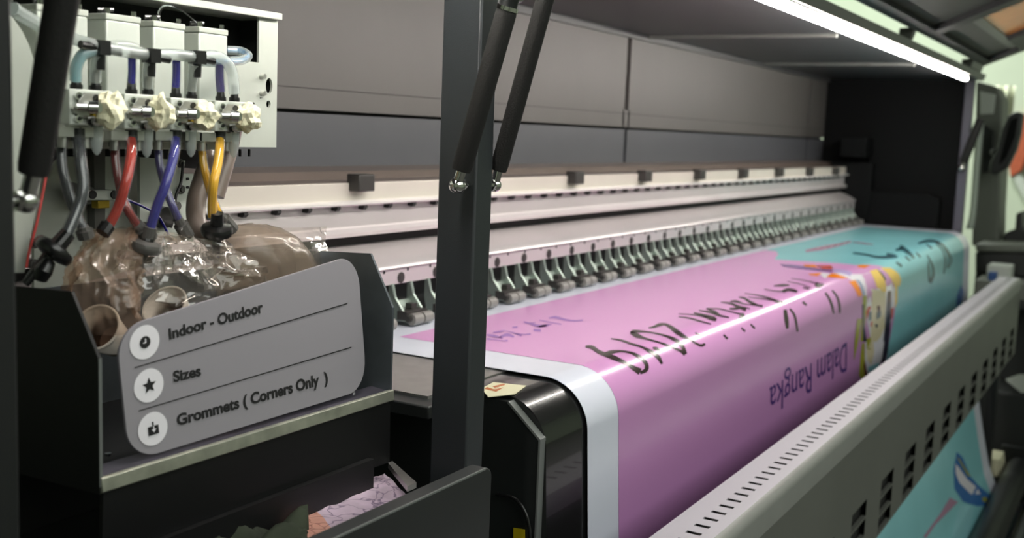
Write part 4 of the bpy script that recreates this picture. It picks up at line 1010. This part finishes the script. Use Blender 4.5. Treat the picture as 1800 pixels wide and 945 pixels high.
for px, py in ((62, 428), (62, 464), (237, 450), (318, 287), (320, 333), (313, 362)): p = at(px, py, Y=YC-0.022); b.tube([p+Vector((0, 0.022, 0)), p], 0.0048, 12); b.tube([p, p-Vector((0, 0.002, 0))], 0.003, 8)
b.build('socket_screws', M['grey_plastic'], cap)
MB().tube(bez([at(x, y, Y=YC-0.025) for x, y in ((322, 285), (318, 320), (309, 345), (307, 375), (300, 400))], 6), 0.0016, 8).build('black_wire', M['wire_black'], cap)
MB().tube(bez([at(x, y, Y=YC-0.03) for x, y in ((215, 348), (250, 362), (278, 380), (296, 412))], 6), 0.0014, 8).build('blue_wire', M['liq_blue'], cap)
p = at(293, 382, Y=YC-0.028); MB().tube([p+Vector((0, 0.02, 0)), p], [0.013, 0.011], 18).build('black_motor', M['black_plastic'], cap)
MB().tube(bez([at(x, y, Y=YC-0.008) for x, y in ((102, 272), (90, 285), (82, 300))], 4), 0.0016, 8).build('black_wire', M['wire_black'], cap)
b = MB().box(0.56, 0.95, YC+0.004, YC+0.02, h(-0.30), h(-0.20)); b.build('mounting_bar', M['machine'], cap, smooth=False)
MB().prism([at(x, y, Y=YC+0.003) for x, y in ((60, 255), (420, 255), (395, 300), (60, 275))], (0, 0.004, 0)).build('dark_slot', M['dark_in'], cap, smooth=False)

# ------------------------------------------------------------------ cups and film bags in the tray
def cup(base, axis, rb, rt, ln, label, group=None, inner='cup_in'):
    base = Vector(base); a = Vector(axis).normalized()
    t = thing('paper_cup', base, label, 'cup', group)
    b = MB(); rim = base+a*ln
    b.tube([base, rim], [rb, rt], 28, cap=False); b.tube([base, base+a*0.001], rb, 28)
    o = b.build('cup_wall', M['cup'], t, ang=60); o.modifiers.new('Solidify', 'SOLIDIFY').thickness = 0.0008
    u = a.cross(Vector((0, 0, 1))).normalized(); w_ = a.cross(u)
    ring = [rim+(u*math.cos(2*math.pi*i/32)+w_*math.sin(2*math.pi*i/32))*rt for i in range(33)]
    MB().tube(ring, 0.0014, 8).build('rolled_rim', M['cup'], t)
    MB().tube([base+a*0.004, base+a*0.0045], rb*0.98, 24).build('ink_dregs', M[inner], t)
    return t
cup(at(205, 600, Y=0.795), (-0.60, -0.25, 0.35), 0.014, 0.020, 0.040, 'white paper cup in the left film bag, behind the placard', 'cups in the tray')
cup(at(318, 572, Y=0.79), (-0.60, -0.12, 0.55), 0.016, 0.021, 0.034, 'ribbed white paper cup at the foot of the shiny middle bag', 'cups in the tray')
from mathutils import noise as NZ
def film_bag(name, m, outline, Y, depth, label, seed, nu=40, nv=34, amp=0.010, lean=0.0, ang=30, pleat=1.0):
    """closed crumpled bag: left/right edges traced by height, inflated front to back"""
    rows = []
    for j in range(nv+1):
        t = j/nv*(len(outline)-1); i = min(int(t), len(outline)-2); f_ = t-i
        (lx, ly, rx, ry, dp) = [a+(c-a)*f_ for a, c in zip(outline[i], outline[i+1])]
        A = at(lx, ly, Y=Y+lean*j/nv); B = at(rx, ry, Y=Y+lean*j/nv); c = (A+B)/2; hx = (B-A)/2
        r_ = []
        for k in range(nu+1):
            a = 2*math.pi*k/nu; ca, sa = math.cos(a), math.sin(a)
            p = c+hx*(abs(ca)**0.8*(1 if ca > 0 else -1))+Vector((0, depth*dp*sa, 0))
            q = Vector((ca*1.7, sa*1.7, j/nv*3.2))+Vector((seed*5.3, seed*1.7, 0))
            n = NZ.noise(q)*amp+(0.5-abs(NZ.noise(q*1.5)))*amp*1.3-amp*0.4+abs(NZ.noise(q*3.1))*amp*0.35
            pl_n = 1-abs(math.sin((7+seed)*0.5*a+1.3*math.sin(j*0.35+seed)))
            n += amp*pleat*(pl_n**2-0.35)*min(1.0, 0.35+j/nv)
            d = (p-c); d = d.normalized() if d.length > 1e-6 else Vector((0, -1, 0))
            edge = min(1.0, 6*j/nv)
            r_.append(p+d*n*edge+Vector((0, 0, NZ.noise(q*1.6+Vector((9, 9, 9)))*amp*0.5*edge)))
        r_[-1] = r_[0].copy(); rows.append(r_)
    o = MB().grid(rows).build(name, m, None, ang=ang, loc=(rows[0][0]+rows[0][nu//2])/2)
    return o
o = film_bag('film_bag', M['film_rose'], [(148, 585, 232, 575, 0.9), (130, 520, 222, 530, 1.0), (136, 470, 228, 480, 0.8), (156, 428, 240, 430, 0.45), (170, 402, 247, 400, 0.1)], 0.785, 0.032, '', 1, nu=72, nv=30, amp=0.007, ang=60, pleat=1.4)
tag(o, 'rosy clear film bag around a cup at left of the tray', 'plastic bag', 'film bags in the tray')
o = film_bag('film_bag', M['film_clear'], [(245, 560, 430, 510, 0.9), (226, 530, 452, 494, 1.0), (246, 482, 440, 470, 0.9), (272, 440, 428, 455, 0.7), (286, 418, 412, 440, 0.45), (290, 408, 385, 424, 0.1)], 0.775, 0.040, '', 2, nu=64, nv=30, amp=0.011, ang=25, pleat=1.5)
b = MB(); ff = lambda L: [at(x, y, Y=Y) for x, y, Y in L]
def shard(pk, ba, bb, n=7):
    A, B, C = ff([pk, ba, bb]); rows = []
    for i in range(n+1):
        L, R_ = B.lerp(A, i/n*0.94), C.lerp(A, i/n*0.94); w_ = 1-i/n
        rows.append([L.lerp(R_, k/n)+Vector((0, (0.007 if k % 2 else -0.005)*w_+0.003*NZ.noise(Vector((i, k, 3)))*5*w_, 0.004*w_*NZ.noise(Vector((k*.7, i*.8, 1)))))for k in range(n+1)])
    b.grid(rows)
shard((288, 412, .762), (268, 482, .752), (322, 470, .756)); shard((414, 448, .756), (338, 432, .760), (372, 500, .750)); shard((352, 424, .765), (322, 470, .752), (372, 466, .752))
lab(b.build('bag_corner', M['film_shard'], o, ang=8), 'stiff glossy bag corners')
tag(o, 'shiny crinkled clear film bag in the middle of the tray', 'plastic bag', 'film bags in the tray')
o = film_bag('film_bag', M['film_beige'], [(395, 530, 545, 490, 0.9), (392, 480, 545, 470, 1.0), (396, 435, 530, 440, 0.9), (402, 410, 512, 415, 0.7), (420, 396, 490, 400, 0.3), (440, 393, 470, 395, 0.1)], 0.825, 0.042, '', 3, amp=0.003, ang=60, pleat=0.5)
b = MB()
b.grid([ff([(490, 400, .82), (530, 400, .81), (574, 398, .82)]), ff([(505, 420, .805), (545, 425, .795), (572, 425, .805)]), ff([(520, 450, .80), (552, 455, .79), (580, 446, .80)]), ff([(520, 490, .80), (560, 480, .79), (596, 470, .80)])])
lab(b.build('bag_flap', M['film_clear'], o, ang=8), 'clear flap at the right side of the bag')
tag(o, 'beige dome-shaped film bag at right of the tray', 'plastic bag', 'film bags in the tray')

# ------------------------------------------------------------------ far background on the right
def slab(name, pts, X, d, m, label, cat, **k):
    P_ = [at(x, y, X=X) for x, y in pts]; return tag(MB().prism(P_, (d, 0, 0)).build(name, m, None, loc=P_[0], **k), label, cat)
def drape(name, l, r, X, m, label, cat, nf=3, amp=0.03):
    rows = []
    for (lx, ly), (rx, ry) in zip(bez([Vector((*p, 0)) for p in l], 5) and [(v.x, v.y) for v in bez([Vector((*p, 0)) for p in l], 5)], [(v.x, v.y) for v in bez([Vector((*p, 0)) for p in r], 5)]):
        A, B = at(lx, ly, X=X), at(rx, ry, X=X)
        rows.append([A.lerp(B, k/16)+Vector((amp*math.sin(2*math.pi*nf*k/16), 0, 0)) for k in range(17)])
    o = MB().grid(rows).build(name, m, None, ang=80, loc=rows[-1][8]); o.modifiers.new('Solidify', 'SOLIDIFY').thickness = 0.004
    return tag(o, label, cat)
cab = thing('control_cabinet', (5.7, at(1735, 430, X=5.6).y, 0), 'grey upright machine column beyond the right end of the printer', 'cabinet')
P_ = [at(x, y, X=5.6) for x, y in ((1716, 142), (1752, 152), (1762, 175), (1756, 432), (1708, 432), (1712, 300))]
MB().prism(P_, (0.25, 0, 0)).build('casing', M['machine_grey'], cab, bevel=0.01)
MB().prism([at(x, y, X=5.59) for x, y in ((1722, 160), (1750, 166), (1746, 200), (1722, 202))], (0.02, 0, 0)).build('white_box', M['paper'], cab, bevel=0.004)
MB().prism([at(x, y, X=5.57) for x, y in ((1728, 218), (1748, 232), (1744, 300), (1726, 305))], (0.03, 0, 0)).build('dark_panel', M['machine'], cab, bevel=0.006)
_ps = drape('plastic_sheet', [(1716, 212), (1710, 300), (1705, 370), (1698, 402)], [(1730, 212), (1722, 300), (1716, 370), (1712, 402)], 5.3, M['plastic_white'], 'white plastic strip hanging beside the printer right post', 'plastic sheet', 1.5, 0.015)
for k_ in ('label', 'category'): del _ps[k_]
_ps.parent = cab; _ps.location = _ps.location-cab.location; lab(_ps, 'white plastic strip hanging down the column')
drape('pale_curtain', [(1745, 150), (1748, 250), (1742, 350), (1732, 432)], [(1785, 150), (1775, 250), (1768, 350), (1762, 432)], 7.4, M['curtain'], 'pale cloth hanging on the far right wall', 'curtain', 2.5, 0.04)
fan = thing('black_wall_fan', at(1768, 250, X=5.4), 'black oval fan-like unit hanging at far right', 'fan')
c = at(1768, 250, X=5.4)
FP = lambda L, X: [at(x, y, X=X) for x, y in L]
MB().prism(FP([(1772, 202), (1786, 196), (1798, 198), (1793, 235), (1786, 262), (1770, 295), (1750, 308), (1738, 304), (1740, 285), (1752, 262), (1760, 228)], 5.36), (0.10, 0, 0)).build('housing', M['machine'], fan, bevel=0.012)
MB().prism(FP([(1776, 210), (1790, 206), (1784, 240), (1770, 275), (1756, 290), (1764, 255)], 5.35), (0.02, 0, 0)).build('grille', M['side_black'], fan, bevel=0.004)
MB().tube([at(1752, 268, X=5.45), at(1746, 268, X=5.598)], 0.02, 10).build('wall_bracket', M['machine'], fan)
slab('orange_panel', [(1786, 235), (1806, 190), (1806, 270), (1796, 300), (1776, 312), (1774, 290)], 8.9, 0.1, M['orange_panel'], 'faded orange panel right of the black fan', 'panel', bevel=0.01)
tag(MB().tube([at(1785, 305, X=8.96), at(1822, 372, X=8.96)], 0.04, 10).build('white_pipe', M['paper'], None, loc=at(1822, 372, X=8.96)), 'white slanted pipe below the orange panel', 'pipe')
mc = thing('second_machine', (5.6, at(1760, 480, X=5.4).y, 0), 'dark low machine with grey top beyond the banner right edge', 'machine')
MB().prism([at(x, y, X=5.3) for x, y in ((1714, 428), (1850, 432), (1850, 445), (1714, 442))], (0.7, 0, 0)).build('machine_top', M['machine_grey'], mc, bevel=0.01)
MB().prism([at(x, y, X=5.32) for x, y in ((1714, 442), (1850, 445), (1850, 492), (1714, 480))], (0.66, 0, 0)).build('machine_body', M['machine'], mc, bevel=0.01)
MB().box(5.33, 6.0, at(1850, 480, X=5.33).y, at(1714, 480, X=5.33).y, 0.0, at(1760, 478, X=5.33).z).build('machine_base', M['machine'], mc, bevel=0.01)
b = MB().prism([at(x, y, X=5.6) for x, y in ((1762, 422), (1768, 408), (1784, 404), (1786, 375), (1796, 372), (1798, 402), (1815, 410), (1830, 430), (1762, 430))], (0.2, 0, 0)); b.build('machine_head', M['machine'], mc, bevel=0.008)
zsf = at(1740, 520, X=5.1).z; ys0, ys1 = at(1850, 500, X=5.1).y, at(1712, 500, X=5.1).y
MB().box(5.0, 5.30, ys0, ys1, zsf-0.03, zsf).build('low_shelf', M['machine'], mc, bevel=0.003)
zct = at(1740, 493, X=5.06).z
tag(MB().box(5.05, 5.28, ys0, ys1-0.01, zsf, zct).build('pale_carton', M['machine_grey'], None, bevel=0.004, loc=(5.16, (ys0+ys1)/2, zsf)), 'grey carton lying under the pale packets at right', 'carton')
def pk(name, xa, xb, pa, pb, top, m, label):
    ya, yb = at(pb, 480, X=xa).y, at(pa, 480, X=xa).y
    tag(MB().box(xa, xb, ya, yb, zct, at((pa+pb)/2, top, X=xa).z).build(name, m, None, bevel=0.004, loc=(xa, (ya+yb)/2, zct)), label, 'packet')
pk('paper_stack', 5.12, 5.26, 1734, 1776, 467, M['paper'], 'pale stack of packets on the grey carton at right')
pk('blue_packet', 5.07, 5.11, 1737, 1752, 478, M['blue_label'], 'small blue packet in front of the pale stack')
sh_ = thing('black_side_cabinet', at(1770, 900, X=5.2), 'black cabinet standing at lower right beyond the grey cover', 'cabinet')
sh_.location.z = 0.0
c0, c1 = at(1722, 640, X=5.0), at(1900, 640, X=5.0)
MB().box(5.0, 5.5, c1.y, c0.y, 0.0, at(1770, 690, X=5.0).z).build('carcass', M['machine'], sh_, bevel=0.01)
slab('green_board', [(1768, 668), (1790, 660), (1850, 660), (1850, 690), (1795, 690)], 5.02, 0.04, M['paper'], 'pale green board standing on the black cabinet at right', 'board')
slab('cream_carton', [(1732, 804), (1757, 808), (1760, 836), (1740, 838)], 4.7, 0.15, M['sticker'], 'small cream carton behind the hanging banner edge at lower right', 'carton')

# ------------------------------------------------------------------ unseen area lights for the room
def tube_lamp(x, y, label, L=1.2):
    t = thing('ceiling_tube_lamp', (x, y, 3.4), label, 'lamp', 'workshop ceiling lamps')
    MB().box(x-L/2, x+L/2, y-0.06, y+0.06, 3.33, 3.399).build('lamp_housing', M['paper'], t, smooth=False)
    MB().tube([(x-L/2+.02, y, 3.31), (x+L/2-.02, y, 3.31)], 0.016, 12).build('lit_tube', M['lamp'], t)
def area(name, loc, rot, sx, sy, e, c):
    l = bpy.data.lights.new(name, 'AREA'); l.shape = 'RECTANGLE'; l.size = sx; l.size_y = sy; l.energy = e; l.color = c
    o = bpy.data.objects.new(name, l); col.objects.link(o); o.location = loc; o.rotation_euler = rot; return o
area('unseen_room_light', (0.0, -2.0, 2.9), (math.radians(35), 0, 0), 3.0, 2.2, 58, (0.97, 1.0, 0.94))  # unseen soft room light, enlarged so its banner reflection stays broad
area('unseen_room_light', (3.2, -2.2, 2.9), (math.radians(35), 0, 0), 3.0, 2.2, 26, (0.97, 1.0, 0.94))  # second unseen front light, weaker, equally large and soft
area('unseen_room_light', (6.9, 1.7, 3.25), (0, math.radians(-20), 0), 1.2, 1.6, 115, (0.95, 1.0, 0.92))  # added light: brightens the far wall, kept out of the banner's reflection
l = area('led_glow', (2.43, 0.622, h(0.232)), (0, 0, 0), 3.5, 0.02, 9, (1.0, 0.97, 0.93))
bpy.data.objects.remove(l)
w = bpy.data.worlds.new('World'); sc.world = w; w.use_nodes = True
w.node_tree.nodes['Background'].inputs[0].default_value = (0.75, 0.8, 0.76, 1); w.node_tree.nodes['Background'].inputs[1].default_value = 0.25

# ------------------------------------------------------------------ camera
cd = bpy.data.cameras.new('camera'); cam = bpy.data.objects.new('camera', cd); col.objects.link(cam); sc.camera = cam
right = Vector((aX.x, aY.x, aZ.x)); down = Vector((aX.y, aY.y, aZ.y)); fwd = Vector((aX.z, aY.z, aZ.z))
R = Matrix((right, -down, -fwd)).transposed()
cam.matrix_world = Matrix.Translation((0, 0, H)) @ R.to_4x4()
cd.sensor_width = 36.0; cd.lens = F/1800*36.0; cd.clip_start = 0.05
cd.dof.use_dof = True; cd.dof.focus_distance = 1.2; cd.dof.aperture_fstop = 6.3

sc.view_settings.view_transform = 'Standard'
try: sc.view_settings.look = 'None'
except Exception: pass
sc.view_settings.exposure = 0.0; sc.view_settings.gamma = 1.0
sc.view_settings.use_curve_mapping = False
